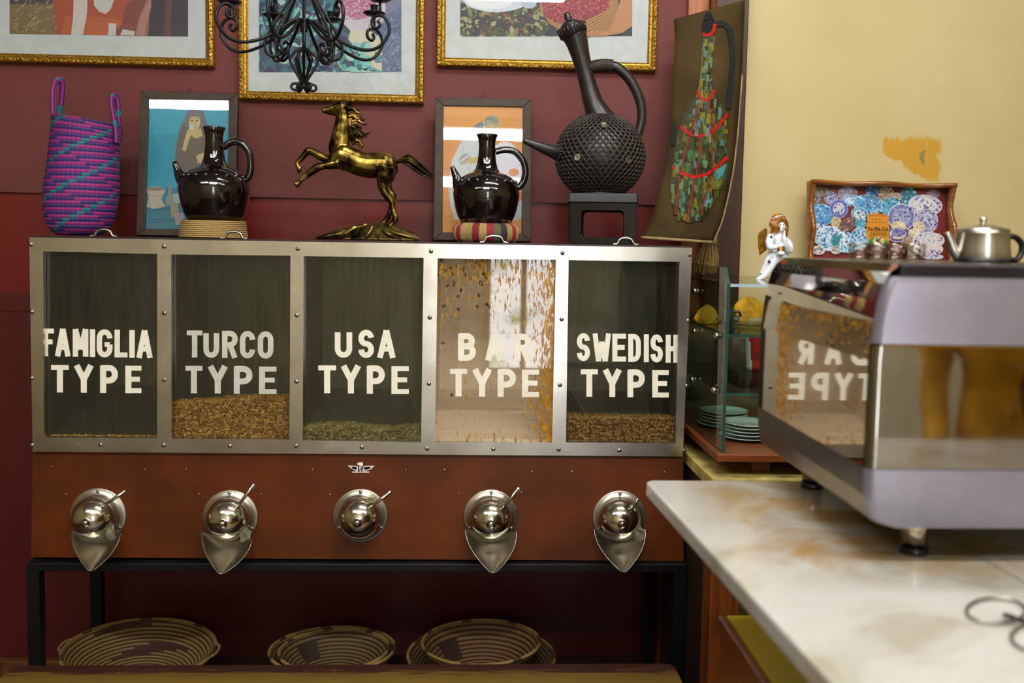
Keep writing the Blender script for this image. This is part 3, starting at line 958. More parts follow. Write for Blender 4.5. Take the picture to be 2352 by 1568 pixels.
# ------------------------------------------------------------------ gold framed photographs on the red wall
def gold_mat():
    t = NT('gilt moulding'); v = t.coord()
    n = t.noise(v, 160, 4)
    t.set(Base_Color=t.ramp(n, [(0.3, '6e4c12'), (0.55, 'b98d2e'), (0.75, 'dcb654')]), Roughness=0.36, Metallic=0.75)
    t.bump(n, 0.35, 0.002)
    return t.m
M_GOLD = gold_mat()
M_MATB = plain('pale mount board', 'cdd6d6', 0.7, var=0.03)
YP = YB - .012
def gold_picture(out, mat_, art, label, glassy=True):
    """out / mat_: (left, bottom, right, top) in picture pixels on the plane of the wall"""
    l, b, r, tp = out
    a = PY(l, b, YB - .03); c = PY(r, b + (2 if r > 900 else 3), YB - .03)
    H = .62
    z0 = min(a.z, c.z)
    root = thing('framed_photograph', ((a.x + c.x) / 2, YB - .02, z0), label, 'picture', 'gilt framed photographs on the red wall')
    x0, x1, z1 = a.x, c.x, z0 + H
    fw = .0235
    m = MB()
    # moulding profile (distance from the outer edge, height off the wall)
    prof = [(0, .007), (0, .024), (.003, .028), (.010, .0295), (.0135, .027), (.015, .0235), (.019, .022), (.0205, .019), (.0235, .017), (.0235, .007)]
    cor = [(x0, z0, 1, 1), (x1, z0, -1, 1), (x1, z1, -1, -1), (x0, z1, 1, -1)]
    rows = [[Vector((x + sx * d, YB - h, z + sz * d)) for d, h in prof] for x, z, sx, sz in cor]
    m.grid(rows, 0, False, False, closed_v=True)
    # carved ornament: bosses between pairs of leaf curls
    def orn(p, d, nrm_in):
        m.ell(p + Vector((0, -.0305, 0)), (.0042 if d.x else .0032, .003, .0032 if d.x else .0042), 10)
        for s in (-1, 1):
            pts = [p + Vector((0, -.0290, 0)) + d * (s * (.006 + .0085 * t)) + nrm_in * (.0038 * sin(t * pi * 1.6) * (1 if s > 0 else -1)) for t in [k / 6 for k in range(7)]]
            m.tube(pts, [.0012, .0018, .0022, .0021, .0018, .0014, .0008], 6)
    n = int((x1 - x0) / .032)
    for i in range(n):
        x = x0 + (i + .5) * (x1 - x0) / n
        orn(Vector((x, YB, z0 + .0068)), Vector((1, 0, 0)), Vector((0, 0, 1)))
    nv = int(H / .032)
    for i in range(nv):
        z = z0 + (i + .5) * H / nv
        for x, s in ((x0 + .0068, 1), (x1 - .0068, -1)):
            orn(Vector((x, YB, z)), Vector((0, 0, 1)), Vector((s, 0, 0)))
    # bead row at the sight edge
    k = int((x1 - x0 - .05) / .0046)
    for i in range(k):
        m.ell((x0 + .025 + i * .0046, YB - .0195, z0 + .0222), (.0018, .0015, .0015), 6, nv=4)
    m.build('gilt_frame', M_GOLD, root)
    MB().box(x0 + .02, x1 - .02, YB - .0145, YB - .008, z0 + .02, z1 - .02).build('mount', M_MATB, root)
    A = Art((0, YB - .0147, 0), (0, -1, 0))
    art(A)
    A.mb.build('photo_print', M_ART, root)
    MB().box(x0 + .018, x1 - .018, YB - .0185, YB - .0172, z0 + .018, z1 - .018).build('picture_glass', M_PICGLASS, root)
    return root
def art1(A):
    rr = random.Random(11)
    A.poly([(22, 78), (432, 84), (432, -90), (22, -90)], '6a5a62')
    A.poly([(22, 78), (140, 79), (128, 20), (118, -90), (22, -90)], '8a7454')
    A.poly([(22, 10), (125, 8), (118, -90), (22, -90)], '4c4a58')
    for i in range(90):
        x = rr.uniform(26, 128); y = rr.uniform(0, 74); a_ = rr.uniform(-1.2, -.2)
        L = rr.uniform(6, 22)
        A.leaf(x, y, L, rr.uniform(.6, 1.6), a_, rr.choice(['b5a070', 'a89468', 'd2c090', '6a5a3c', '7c6a44', 'c4b48a']), (22, -80, 135, 78))
    A.poly([(132, 79), (310, 82), (330, 20), (300, -90), (118, -90), (124, 20)], 'b4563c')
    A.poly([(140, 79), (310, 82), (312, 50), (240, 40), (150, 35)], 'c2663e')
    A.poly([(290, 10), (330, -10), (345, 83), (255, 82), (280, 55)], '8a4a40')
    A.poly([(163, 80), (191, 80), (200, 30), (204, -90), (172, -90), (168, 40)], 'd8d8d0')
    A.poly([(212, -90), (216, 12), (228, 27), (242, 32), (254, 22), (262, 0), (264, -90)], 'd4d6d2')
    A.poly([(248, 81), (250, 53), (267, 54), (266, 82)], 'd4d6d2')
    A.poly([(276, 81), (282, 67), (310, 72), (308, 82)], 'd0d2ce')
    A.poly([(311, 82), (318, 40), (340, -10), (352, -90), (420, -90), (400, 20), (386, 83)], '9c6a5c')
    A.poly([(340, 83), (345, 20), (360, -90), (432, -90), (432, 84)], '3c3444')
    A.poly([(375, 83), (380, 20), (388, -90), (400, -90), (392, 83)], '6a4044')
    A.poly([(312, 80), (322, 40), (346, -10), (348, 14), (334, 60), (332, 83)], 'b8887a')
def art2(A):
    rr = random.Random(22); box = (595, -90, 922, 166)
    A.poly([(595, 166), (922, 164), (922, -90), (595, -90)], '24305c')
    for i in range(430):
        x = rr.uniform(580, 880); y = rr.uniform(-60, 175)
        if x > 800 and y < 78: continue
        A.leaf(x, y, rr.uniform(14, 42), rr.uniform(3, 8), rr.uniform(0, 6.3), rr.choice(['1c6f80', '2a8f9c', '4fb3b4', '86cfc6', '1a4a70', '2c5f8c', '57a0a8', '16385e', 'a6d8cc', '1f7f78']), box)
    for i in range(40):
        A.ell(rr.uniform(600, 790), rr.uniform(10, 160), 2.5, 2.5, rr.choice(['b06a9a', '6a3a78']), n=8)
    A.poly([(876, 165), (922, 164), (922, -90), (880, -90), (870, 60)], '5c6e98')
    for i in range(160):
        A.ell(rr.uniform(878, 920), rr.uniform(20, 162), rr.uniform(2, 5), rr.uniform(1.5, 3), rr.choice(['43547e', '7384ac', '52648f', '8a9abd']), rr.uniform(0, 3), 7)
    A.poly([(868, -90), (922, -90), (922, 10), (890, 36), (872, 30)], '7a7a9c')
    A.poly([(770, -90), (872, -90), (886, 20), (880, 52), (846, 73), (806, 72), (780, 45)], 'd2cdd6')
    A.poly([(806, 70), (852, 72), (878, 90), (877, 164), (852, 152), (824, 120), (800, 90)], 'd8d6bc')
    A.poly([(776, -90), (866, -90), (864, 20), (846, 42), (815, 47), (786, 30), (776, 0)], 'c07a9c')
    for i in range(420):
        x = rr.uniform(779, 863); y = rr.uniform(-20, 44)
        if y > 30 and (x < 795 or x > 852): continue
        A.ell(x, y, 1.6, 1.6, rr.choice(['e2b4c8', '9c3a6a', 'd89ab8', 'b04a7c', 'f0d2dc']), n=6)
    A.strip(spl([(846, 60, 0), (866, 50, 0), (884, 32, 0)], 4) and [(846, 60), (866, 50), (884, 32)], 5, '9c98b8')
    A.strip([(836, 52), (856, 46), (878, 26)], 3, 'b8b4c8')
    for i in range(34):
        x = rr.uniform(770, 860); y = rr.uniform(95, 165); a_ = rr.uniform(.2, 2.9)
        A.leaf(x, y, rr.uniform(16, 34), rr.uniform(5, 9), a_, rr.choice(['5fb0b0', '86cfc6', '3c8f96', 'a6d8cc']), box)
def art3(A):
    rr = random.Random(33); box = (1057, -90, 1452, 84)
    A.poly([(1057, 84), (1452, 83), (1452, -90), (1057, -90)], '2c3040')
    for i in range(330):
        x = rr.uniform(1050, 1255); y = rr.uniform(-10, 90)
        A.leaf(x, y, rr.uniform(6, 20), rr.uniform(2.5, 6), rr.uniform(0, 6.3), rr.choice(['3a4028', '5c6238', '7a7e4c', '23281c', '8f9660', 'a8ad80', '1c2028', '4c5234']), box)
    for i in range(26):
        A.ell(rr.uniform(1090, 1240), rr.uniform(30, 80), 3, 3, rr.choice(['8a3a30', 'a84a38']), n=8)
    A.ell(1140, -4, 78, 32, 'd4dfe8', n=26, clip=box)
    A.ell(1125, 0, 55, 22, 'ecf2f6', n=22, clip=box)
    A.ell(1215, 6, 18, 14, 'b6c8dc', n=14, clip=box)
    A.poly([(1240, 20), (1262, 56), (1300, 74), (1360, 83), (1415, 76), (1420, 10), (1420, -90), (1240, -90)], 'a8783c')
    for k in range(16):
        y0 = 24 + k * 3.6
        A.strip([(1243 + k * 3, y0), (1285 + k * 2, y0 + 14 + k * .3), (1345, y0 + 10 + 2), (1405 - k, y0 - 16)], 1.6, '7c5224' if k % 2 else 'c89a58')
    A.poly([(1243, 0), (1250, 36), (1275, 52), (1310, 54), (1352, 44), (1392, 24), (1404, -10), (1404, -90), (1243, -90)], '9c2436')
    for i in range(420):
        x = rr.uniform(1246, 1400); y = rr.uniform(-10, 52)
        lim = 52 if x < 1330 else 52 - (x - 1330) * .42
        if y > lim - 2 or (x < 1262 and y > 30): continue
        A.ell(x, y, 2.8, 2.6, rr.choice(['8a1c30', 'b03044', 'c03c4c', '7a182a']), n=8)
        if i % 2: A.ell(x + .8, y - .8, 1.0, 1.0, 'eeb49c', n=6)
    A.poly([(1415, 30), (1432, -20), (1452, -30), (1452, 60), (1430, 76), (1392, 83), (1340, 84), (1350, 74), (1400, 70)], 'c08a5a')
    A.poly([(1300, 84), (1330, 76), (1372, 74), (1384, 84)], 'b88258')
gold_picture((-60, 139, 490, -350), None, art1, 'gilt framed photograph of orange cloth with white bands, leftmost on the red wall')
gold_picture((547, 227, 973, -250), None, art2, 'gilt framed photograph of teal leaves, behind the iron chandelier')
gold_picture((1002, 150, 1508, -330), None, art3, 'gilt framed photograph of red berries in a basket, above the tall black coffee pot')

# ------------------------------------------------------------------ small pictures standing on the dispenser
M_PFRAME = wood('dark picture frame wood', '2c1e13', '42301c', 0.62, (12, 12, 12))
def lean_picture(corners, inner, lean, ybase, art, label):
    """corners: outer tl,tr,br,bl pixels; the picture stands on the lids and leans back on the wall"""
    bx = PY(*corners[3], ybase)
    z0 = TOPZ(bx.x) + .0032
    n = Vector((0, -cos(lean), sin(lean)))
    p = Vector((bx.x, ybase, z0))
    root = thing('small_framed_picture', p, label, 'picture', 'small dark framed pictures on the dispenser')
    q = [PL(x, y, p, n) for x, y in corners]; qi = [PL(x, y, p, n) for x, y in inner]
    q[2].z = max(q[2].z, TOPZ(q[2].x) + .0032); q[3].z = max(q[3].z, z0)
    m = MB(); back = -n * .018
    for i in range(4):
        j = (i + 1) % 4
        m.prism([q[i], q[j], qi[j], qi[i]], back)
    m.build('picture_frame', M_PFRAME, root, bevel=.0015)
    A = Art(p - n * .006, n)
    art(A)
    bk = MB(); bk.prism([v - n * .007 for v in q], -n * .006); bk.build('backing', M_PFRAME, root)
    A.mb.build('drawing', M_ART, root)
    g = MB(); g.prism([v - n * .002 for v in qi], -n * .0015); g.build('picture_glass', M_PICGLASS, root)
    top = (q[0] + q[1]) / 2
    u = (q[1] - q[0]).normalized()
    MB().tube([top - u * .008 - n * .01, top + Vector((0, .0, .014)) - n * .01, top + u * .004 - n * .01], .0011, 6).build('hanging_wire', M_BLACKST, root)
    return root, n, p
def art_blue(A):
    rr = random.Random(5)
    A.poly([(334, 228), (526, 228), (536, 540), (332, 530)], '1f9db8')
    A.poly([(334, 228), (526, 228), (526, 300), (338, 310)], '2aa8c2')
    A.poly([(332, 428), (420, 432), (420, 470), (525, 470), (530, 530), (332, 528)], '2b8098')
    for i in range(60):
        A.strip([(334 + rr.uniform(0, 60), 470 + i * .9), (400 + rr.uniform(0, 40), 471 + i * .9)], .8, rr.choice(['1f6a84', '3a93aa']))
    # seated woman in a brown robe, drinking
    A.poly([(405, 330), (412, 300), (420, 280), (430, 258), (440, 249), (456, 247), (468, 258), (474, 280), (480, 300), (486, 340), (484, 420), (470, 470), (420, 470), (408, 420), (402, 370)], '6e5f52')
    A.poly([(428, 262), (440, 249), (456, 247), (467, 258), (473, 282), (478, 300), (425, 292), (421, 280)], '706e78')
    for i in range(24):
        x = 408 + i * 3
        A.strip([(x, 372 + (i % 5) * 2), (x - 1, 420), (x + rr.uniform(-2, 2), 466)], .9, rr.choice(['54463a', '8a7a68', '5c4c40']))
    A.poly([(432, 318), (446, 308), (466, 312), (478, 322), (474, 352), (440, 356), (430, 340)], '7a6a5a')
    for i in range(9):
        A.strip([(433 + i * 4, 318), (440 + i * 4, 336), (434 + i * 4, 354)], .9, '51443a')
    A.poly([(434, 296), (462, 296), (466, 312), (450, 318), (434, 308)], 'c8b878')
    A.ell(447, 281, 13, 18, 'cdbd84', n=20)
    A.poly([(433, 276), (436, 262), (448, 258), (460, 264), (462, 276), (456, 268), (440, 268)], '77747c')
    for dx in (-6, 5):
        A.ell(447 + dx, 277, 3, 1.6, '5c5038', n=10); A.strip([(443 + dx, 272), (451 + dx, 272)], .9, '5a4a34')
    A.strip([(447, 280), (445, 287), (449, 287)], .8, '8a7a50'); A.strip([(443, 292), (451, 292)], 1.2, '8a5a48')
    A.poly([(418, 344), (424, 320), (430, 300), (438, 292), (446, 294), (440, 306), (432, 328), (426, 348)], 'cbb97c')
    A.poly([(434, 286), (446, 288), (444, 298), (435, 297)], 'd8d4c4')
    A.poly([(450, 358), (462, 352), (474, 350), (478, 362), (474, 374), (464, 370), (456, 374)], 'cbbb80')
    for k in range(4): A.strip([(456 + k * 5, 362), (455 + k * 5.5, 376)], 2.6, 'cbbb80')
    # stove and pots at her feet
    A.poly([(336, 432), (350, 428), (370, 430), (380, 436), (374, 450), (370, 456), (380, 474), (352, 480), (336, 474), (342, 456)], 'bdb8a4')
    A.ell(357, 434, 20, 4, '8a7a6c', n=18); A.strip([(338, 446), (358, 450), (374, 446)], 1, '7a7464')
    A.poly([(380, 460), (386, 446), (388, 426), (394, 426), (394, 446), (404, 462), (398, 472), (382, 472)], '8a9a88')
    A.poly([(396, 446), (416, 442), (422, 452), (414, 466), (402, 466)], 'a8b4ac')
    A.poly([(392, 470), (408, 466), (414, 500), (392, 498)], 'a49c80')
    A.poly([(400, 492), (420, 488), (424, 500), (416, 506), (424, 514), (404, 516)], 'b4a8b0')
def art_orange(A):
    rr = random.Random(6)
    A.poly([(1018, 242), (1204, 246), (1204, 540), (1016, 536)], 'd88a1c')
    A.poly([(1018, 242), (1204, 246), (1204, 300), (1018, 300)], 'e0962a')
    for i in range(40):
        y = rr.uniform(455, 530); A.strip([(1018 + rr.uniform(0, 20), y), (1045 + rr.uniform(0, 30), y + 1)], .9, rr.choice(['b86c14', 'e4a23c']))
    # wide white tray behind, then the cook in a pale gown
    A.ell(1160, 395, 42, 70, 'dcdce8', n=30)
    A.ell(1180, 396, 12, 9, 'd4841c', n=16)
    A.poly([(1084, 300), (1096, 288), (1112, 280), (1116, 310), (1116, 440), (1180, 470), (1190, 505), (1044, 505), (1034, 470), (1029, 420), (1038, 370), (1056, 330)], 'c9d6d6')
    A.poly([(1150, 470), (1204, 460), (1204, 500), (1160, 505)], 'b4bcc4')
    for i in range(46):
        x = rr.uniform(1045, 1110); y = rr.uniform(320, 470)
        A.strip([(x, y), (x + rr.uniform(-4, 8), y + rr.uniform(12, 30))], .8, rr.choice(['9fb0b4', 'e4ecec', 'aebcc0']))
    A.poly([(1082, 302), (1090, 288), (1106, 278), (1112, 284), (1108, 304)], '6c7884')
    A.ell(1130, 286, 18, 22, '8f9a84', n=22)
    for k in range(5):
        A.strip([(1113 + k, 278 - k * 2), (1128, 268 + k * 2), (1144, 276 + k * 3)], .9, '5a6458')
    A.poly([(1114, 290), (1124, 284), (1138, 286), (1148, 280), (1148, 300), (1142, 306), (1112, 304)], 'b9a860')
    A.strip([(1120, 294), (1128, 293)], 1.2, '5c5430'); A.strip([(1136, 292), (1143, 291)], 1.2, '5c5430')
    A.ell(1067, 365, 16, 10, '9a9c98', rot=-.7, n=18)
    for k in range(6): A.ell(1056 + k * 4.4, 372 - k * 3.2, 3, 3, 'd0d0c8', n=8)
    A.poly([(1064, 374), (1080, 362), (1104, 360), (1104, 372), (1084, 376)], 'c0ae58')
pb = lean_picture([(322, 208), (546, 214), (540, 548), (312, 541)], [(342, 228), (525, 230), (522, 527), (333, 525)], radians(8.35), .285, art_blue, 'dark framed drawing of a robed woman on blue, behind the left coffee pot')
po = lean_picture([(1000, 223), (1221, 228), (1220, 556), (995, 551)], [(1019, 242), (1201, 245), (1198, 536), (1016, 533)], radians(9.65), .285, art_orange, 'dark framed drawing on orange, behind the right glazed coffee pot')

# ------------------------------------------------------------------ purple woven bag
M_YARN = colattr('dyed sisal', 0.75, var=.25, vscale=400)
y_ = .2
cb = PY(186, 541, y_); cb.z = TOPZ(cb.x)
bag = thing('woven_bag', cb, 'magenta and purple coiled sisal bag with two loop handles at the left end', 'bag')
kpx = (PY(1100, 400, y_) - PY(1000, 400, y_)).length / 100
cols = {'p': 'b3287e', 'v': '3c2a72', 't': '1c7f84', 'd': '5a3a86'}
AXT = Vector((.085, 0, 1)).normalized()
PROF = [(0, 40), (6, 52), (18, 64), (38, 72), (70, 77), (110, 78), (150, 75), (190, 72.5), (230, 71), (262, 71.5)]
NR, NS = 34, 92
ax0 = cb + Vector((-.006, 0, .0))
rr = random.Random(4)
rows = []; cc = []
for i in range(NR):
    h0 = 262 * i / NR; h1 = 262 * (i + 1) / NR
    for k, dr in enumerate((0, .7, 1, .7)):
        hh = h0 + (h1 - h0) * k / 4
        rad = (interp(PROF, hh) + dr * 2.0) * kpx
        rim = max(0, (hh - 180) / 82)
        row = []
        for j in range(NS):
            a_ = 2 * pi * j / NS
            u = Vector((cos(a_), sin(a_), 0))
            z = hh * kpx - cos(a_) * .012 * rim        # mouth slopes down to the right
            tw = 1 + .012 * (1 if (j + i) % 2 else -1)
            row.append(ax0 + AXT * z + Vector((u.x * rad * tw, u.y * rad * tw * .9, 0)))
        rows.append(row)
def bagcol(r, j):
    i = r // 4
    s = (j * 1.0 - i * 2.7) % 28
    if s < 3: return cols['t']
    if r % 4 in (0, 3) and (j + i) % 2: return cols['d']
    return cols['p'] if ((i + (j + i * 2) // 23) % 2 == 0) else cols['v']
m = MB(); m.grid(rows, 0, True, True, bagcol)
k = m.add(rows[0]); m.face(list(range(k + NS - 1, k - 1, -1)), 0, False, cols['v'])
inner = [[ax0 + (p - ax0) * .96 + Vector((0, 0, -.0005)) for p in rows[-1]], [ax0 + (p - ax0) * .93 for p in rows[30]]]
m.grid([rows[-1]] + inner, 0, True, True, lambda r, j: cols['v'])
k = m.add(inner[-1]); m.face(list(range(k, k + NS)), 0, False, cols['v'])
m.build('bag_body', M_YARN, bag)
def hcol(i, j): return cols['t'] if (i // 3) % 7 == 3 else (cols['p'] if j % 2 else cols['v'])
def bag_handle(pix, ya, yb):
    n = len(pix); pts = [PY(x, y, ya + (yb - ya) * k / (n - 1)) for k, (x, y) in enumerate(pix)]
    mm = MB().tube(spl(pts, 8), .0052, 10, colf=hcol, flat=1.5)
    mm.build('handle', M_YARN, bag)
bag_handle([(132, 320), (126, 285), (122, 240), (124, 200), (133, 184), (143, 190), (141, 225), (134, 270), (131, 300)], .160, .245)
bag_handle([(268, 330), (266, 296), (260, 262), (256, 236), (258, 222), (266, 222), (270, 240), (272, 276), (275, 300), (272, 326)], .165, .240)

# ------------------------------------------------------------------ glazed coffee pots
M_GLAZE = plain('black glaze', '0b0807', 0.07, var=.3, spec=0.6, coat=0.5)
def glaze():
    t = NT('brown black glaze'); v = t.coord()
    n = t.noise(v, 12, 4)
    t.set(Base_Color=t.ramp(n, [(0.35, '050404'), (0.7, '0e0705')]), Roughness=0.09, Coat_Weight=0.6, Specular_IOR_Level=0.6)
    t.bump(t.noise(t.coord(scale=(8, 8, 130)), 1.0, 2), 0.16, 0.0025)
    return t.m
M_GLAZE = glaze()
def small_pot(cx, ybot, sc, yw, zoff, label, hand, spout):
    b = PY(cx, ybot, yw); b.z = zoff
    k = (PY(1100, 400, yw) - PY(1000, 400, yw)).length / 100 * sc
    # (radius, height above foot) in pixels measured on the photograph
    prof = [(56, 0), (60, 3), (68, 18), (74, 38), (78, 60), (79, 72), (77, 84), (71, 98), (60, 110), (46, 118), (34, 122), (27, 130), (23.5, 142), (21, 158), (19.5, 176), (19.5, 190), (22, 202), (25.5, 210), (24, 211.5), (20, 205), (17, 190), (16, 150)]
    pot = thing('coffee_pot', b, label, 'coffee pot', 'black glazed coffee pots')
    P_ = [(r * k, h * k) for r, h in prof]
    # throwing grooves on the shoulder
    m = MB().lathe(P_, b, n=48, cap1=False)
    m.build('pot_body', M_GLAZE, pot)
    hk = [Vector((b.x + dx * k, yw + .0, b.z + h * k)) for dx, h in hand]
    MB().tube(spl(hk, 8), [.0085 * sc] * (8 * (len(hk) - 1) + 1), 12).build('handle', M_GLAZE, pot)
    sp_ = [Vector((b.x + dx * k, yw - .004, b.z + h * k)) for dx, h in spout]
    s2 = spl(sp_, 6)
    MB().tube(s2, [(.0215 - .0165 * i / (len(s2) - 1)) * sc for i in range(len(s2))], 14).build('spout', M_GLAZE, pot)
    bm_ = MB()
    for a in range(-4, 5):
        t = -pi / 2 + a * .32
        c = b + Vector((cos(t) * 70.5 * k, sin(t) * 70.5 * k, 99 * k))
        bm_.ell(c, (.0058 * sc, .003 * sc, .0052 * sc), 10)
    bm_.build('pressed_ornament', M_GLAZE, pot)
    return pot
HAND = [(20, 166), (38, 178), (58, 178), (76, 160), (82, 132), (78, 104), (62, 86)]
SPOUT = [(-58, 80), (-72, 96), (-80, 112), (-88, 132)]
def straw(name, a, b):
    t = NT(name); v = t.coord()
    n = t.noise(v, 90, 4)
    t.set(Base_Color=t.ramp(n, [(0.3, a), (0.7, b)]), Roughness=0.75)
    t.bump(t.noise(v, 350, 3), 0.4, 0.002)
    return t.m
M_STRAW = straw('pale coiled straw', 'a3854a', 'cdb078')
yw = .135
zt1 = TOPZ(PY(492, 540, yw).x)
ring_h = (PY(492, 508, yw).z - PY(492, 547, yw).z)
b = PY(491, 547, yw); b.z = zt1
k = (PY(1100, 400, yw) - PY(1000, 400, yw)).length / 100
prof = []
for i in range(9):
    for q, dr in enumerate((0, 1.3, 1.9, 1.3)):
        h = ring_h * (i + q / 4) / 9
        prof.append(((75 - 5 * h / ring_h + dr) * k, h))
prof.append((70 * k, ring_h)); prof.append((52 * k, ring_h)); prof.append((52 * k, .004))
tag(MB().lathe(prof, b, n=48, cap0=True, cap1=True, colf=lambda i, j: '8a6c34' if i % 4 in (0, 3) else ('c9ab6c' if (j + i) % 3 else 'b8985a')).build('pot_ring', colattr('coiled straw', .75, var=.15, vscale=300), origin=b), 'plain straw coloured coiled ring under the left coffee pot', 'pot ring')  # shade in the grooves between coils painted into the ring colours
small_pot(493, 507, 1.0, yw, zt1 + ring_h, 'black glazed coffee pot on the plain straw ring, left of the brass horse', HAND, SPOUT)
zt2 = TOPZ(PY(1116, 540, yw).x)
h2 = PY(1116, 514, yw).z - PY(1116, 556, yw).z
b = PY(1116, 556, yw); b.z = zt2
m = MB()
seq = ['9c2030', 'b39a58', '9c2030', 'b39a58', 'a88f50', '8a1c2a', 'b39a58', '9c2030', '66663a', '3c2840', 'a88f50', '9c2030', 'b39a58', '8f7a40']
prof = [(52 * k, .003), (66 * k, .0), (74 * k, .008), (76.5 * k, h2 * .5), (74 * k, h2 - .008), (66 * k, h2), (52 * k, h2 - .001)]
m.lathe(prof, b, n=140, cap0=True, cap1=True, colf=lambda i, j: seq[int(j / 140 * 14 * 2.0) % 14])
for j in range(140):
    a_ = 2 * pi * (j + .5) / 140
    pts = [b + Vector((cos(a_) * r * 1.006, sin(a_) * r * 1.006, h)) for r, h in prof]
    m.tube(pts, .0011, 5, colf=lambda i, q, j=j: seq[int(j / 140 * 14 * 2.0) % 14])
tag(m.build('pot_ring', colattr('wound raffia', .7, var=.2, vscale=300), origin=b), 'red, tan and purple striped ring under the right coffee pot', 'pot ring')
small_pot(1116, 514, .97, yw, zt2 + h2 - .0005, 'black glazed coffee pot on the striped ring, in front of the orange drawing', [(20, 171), (42, 176), (66, 172), (86, 150), (92, 122), (84, 96), (68, 84)], [(-58, 78), (-66, 94), (-72, 110), (-82, 134)])

# ------------------------------------------------------------------ tall black coffee pot on its metal seat
yj = .16
kj = (PY(1100, 400, yj) - PY(1000, 400, yj)).length / 100
def J(x, y, dy=0.0): return PY(x, y, yj + dy)
zst = TOPZ(J(1380, 550).x)
b1 = J(1386, 447); 
sx0 = J(1312, 500).x - .004; sx1 = J(1465, 500).x - .004
stand = thing('pot_stand', ((sx0 + sx1) / 2, yj, zst), 'square black metal stand with cut out sides under the tall coffee pot', 'stand')
hh = b1.z - zst
ang = radians(-9)
hw = (sx1 - sx0) / 2 * .98
cx_ = (sx0 + sx1) / 2; 
def S(x, y, z): return Vector((cx_ + x * cos(ang) - y * sin(ang), yj + x * sin(ang) + y * cos(ang), zst + z))
fm2 = MB()
def roundrect(x0, x1, z0, z1, r, n=5):
    out = []
    for cx2, cz2, a0 in ((x1 - r, z0 + r, -90), (x1 - r, z1 - r, 0), (x0 + r, z1 - r, 90), (x0 + r, z0 + r, 180)):
        for i in range(n + 1):
            a_ = radians(a0 + 90 * i / n); out.append((cx2 + r * cos(a_), cz2 + r * sin(a_)))
    return out
ho = roundrect(-hw, hw, 0, hh * .86, .004); hi = roundrect(-hw * .62, hw * .62, hh * .13, hh * .66, .010)
for side in range(4):
    rotm = Matrix.Rotation(side * pi / 2, 2)
    def T_(x, z, off): 
        q = rotm @ Vector((x, -hw + off)); return S(q.x, q.y, z)
    n_ = len(ho)
    A_ = [T_(x, z, 0) for x, z in ho]; B_ = [T_(x, z, 0) for x, z in hi]; B2 = [T_(x, z, .004) for x, z in hi]; A2 = [T_(x, z, .004) for x, z in ho]
    fm2.grid([A2, A_, B_, B2, A2], 0, True, False)
fm2.build('stand_frame', M_LIDM if False else plain('polished black metal', '0b0a0c', 0.16, 0.0, spec=.3), stand, bevel=.001)
tp = MB().hexa([S(-hw - .004, -hw - .004, hh * .80), S(hw + .004, -hw - .004, hh * .80), S(hw + .004, hw + .004, hh * .80), S(-hw - .004, hw + .004, hh * .80), S(-hw, -hw, hh), S(hw, -hw, hh), S(hw, hw, hh), S(-hw, hw, hh)])
tp.build('stand_top', MATS['polished black metal'], stand, bevel=.003)
M_DARKPOT = plain('smoked clay', '1e1917', 0.33, var=.35, vscale=25, bump=.25, bscale=60)
def weave():
    t = NT('knotted cord net'); v = t.coord()
    t.set(Base_Color=t.ramp(t.noise(v, 120, 3), [(0.3, '17130f'), (0.7, '3a342d')]), Roughness=0.5)
    return t.m
M_NET = weave()
jug = thing('tall_coffee_pot', (b1.x, yj, b1.z), 'tall black coffee pot with netted round body and long leaning neck', 'coffee pot')
cB = J(1378, 360)
rb = 101 * kj
prof = []
zc = cB.z
zbot = b1.z
for i in range(25):
    t = -pi / 2 + pi * i / 24
    prof.append((max(rb * cos(t), 1e-4), rb * .95 * sin(t)))
lo = zbot - zc
prof = [(interp([( -rb, 40 * kj), (lo, 74 * kj)], lo), lo)] + [p for p in prof if p[1] > lo + .004]
MB().lathe(prof, (cB.x, yj, zc), n=48).build('pot_body', M_DARKPOT, jug)
net = MB()
NU, NV = 44, 24
pit = []
for i in range(NV + 1):
    t = -1.0 + 2.35 * i / NV
    pit.append(t)
def sph(a, t, r=1.012): return Vector((cB.x + cos(a) * cos(t) * rb * r, yj + sin(a) * cos(t) * rb * r, zc + rb * .95 * sin(t) * r))
for i in range(NV):
    for j in range(NU):
        a0 = 2 * pi * (j + (i % 2) * .5) / NU
        if sin(a0) > .45: continue
        for s in (-1, 1):
            a1 = a0 + s * pi / NU
            A_, B_ = sph(a0, pit[i]), sph(a1, pit[i + 1])
            M_ = sph((a0 + a1) / 2, (pit[i] + pit[i + 1]) / 2, 1.028)
            net.tube([A_, M_, B_], [.0016, .0024, .0016], 5, cap=False)
net.build('cord_net', M_NET, jug)
# neck leaning left
neck = [(1384, 282, 36), (1374, 262, 29), (1362, 235, 23), (1352, 200, 20), (1343, 165, 19), (1334, 130, 21), (1326, 100, 25), (1320, 82, 28.5)]
pts = [J(x, y) for x, y, r in neck]
MB().tube(spl(pts, 5), [interp([(i / 7, neck[i][2] * kj) for i in range(8)], q / 35) for q in range(36)], 28, cap=True).build('neck', M_DARKPOT, jug)
axn = (pts[-1] - pts[-2]).normalized()
cl = MB()
cap0 = J(1319, 84); 
cl.lathe([(28 * kj, 0), (30 * kj, 4 * kj), (32 * kj, 18 * kj), (33 * kj, 24 * kj), (28 * kj, 25 * kj)], cap0, axn, 32)
u = Vector((1, 0, 0)); u = (u - axn * u.dot(axn)).normalized(); w = axn.cross(u)
for j in range(22):
    a_ = 2 * pi * j / 22
    d = u * cos(a_) + w * sin(a_)
    cl.tube([cap0 + d * 30 * kj + axn * 3 * kj, cap0 + d * 33.5 * kj + axn * 24 * kj], .0022, 6)
cl.build('ribbed_collar', M_DARKPOT, jug)
c2 = cap0 + axn * 24 * kj
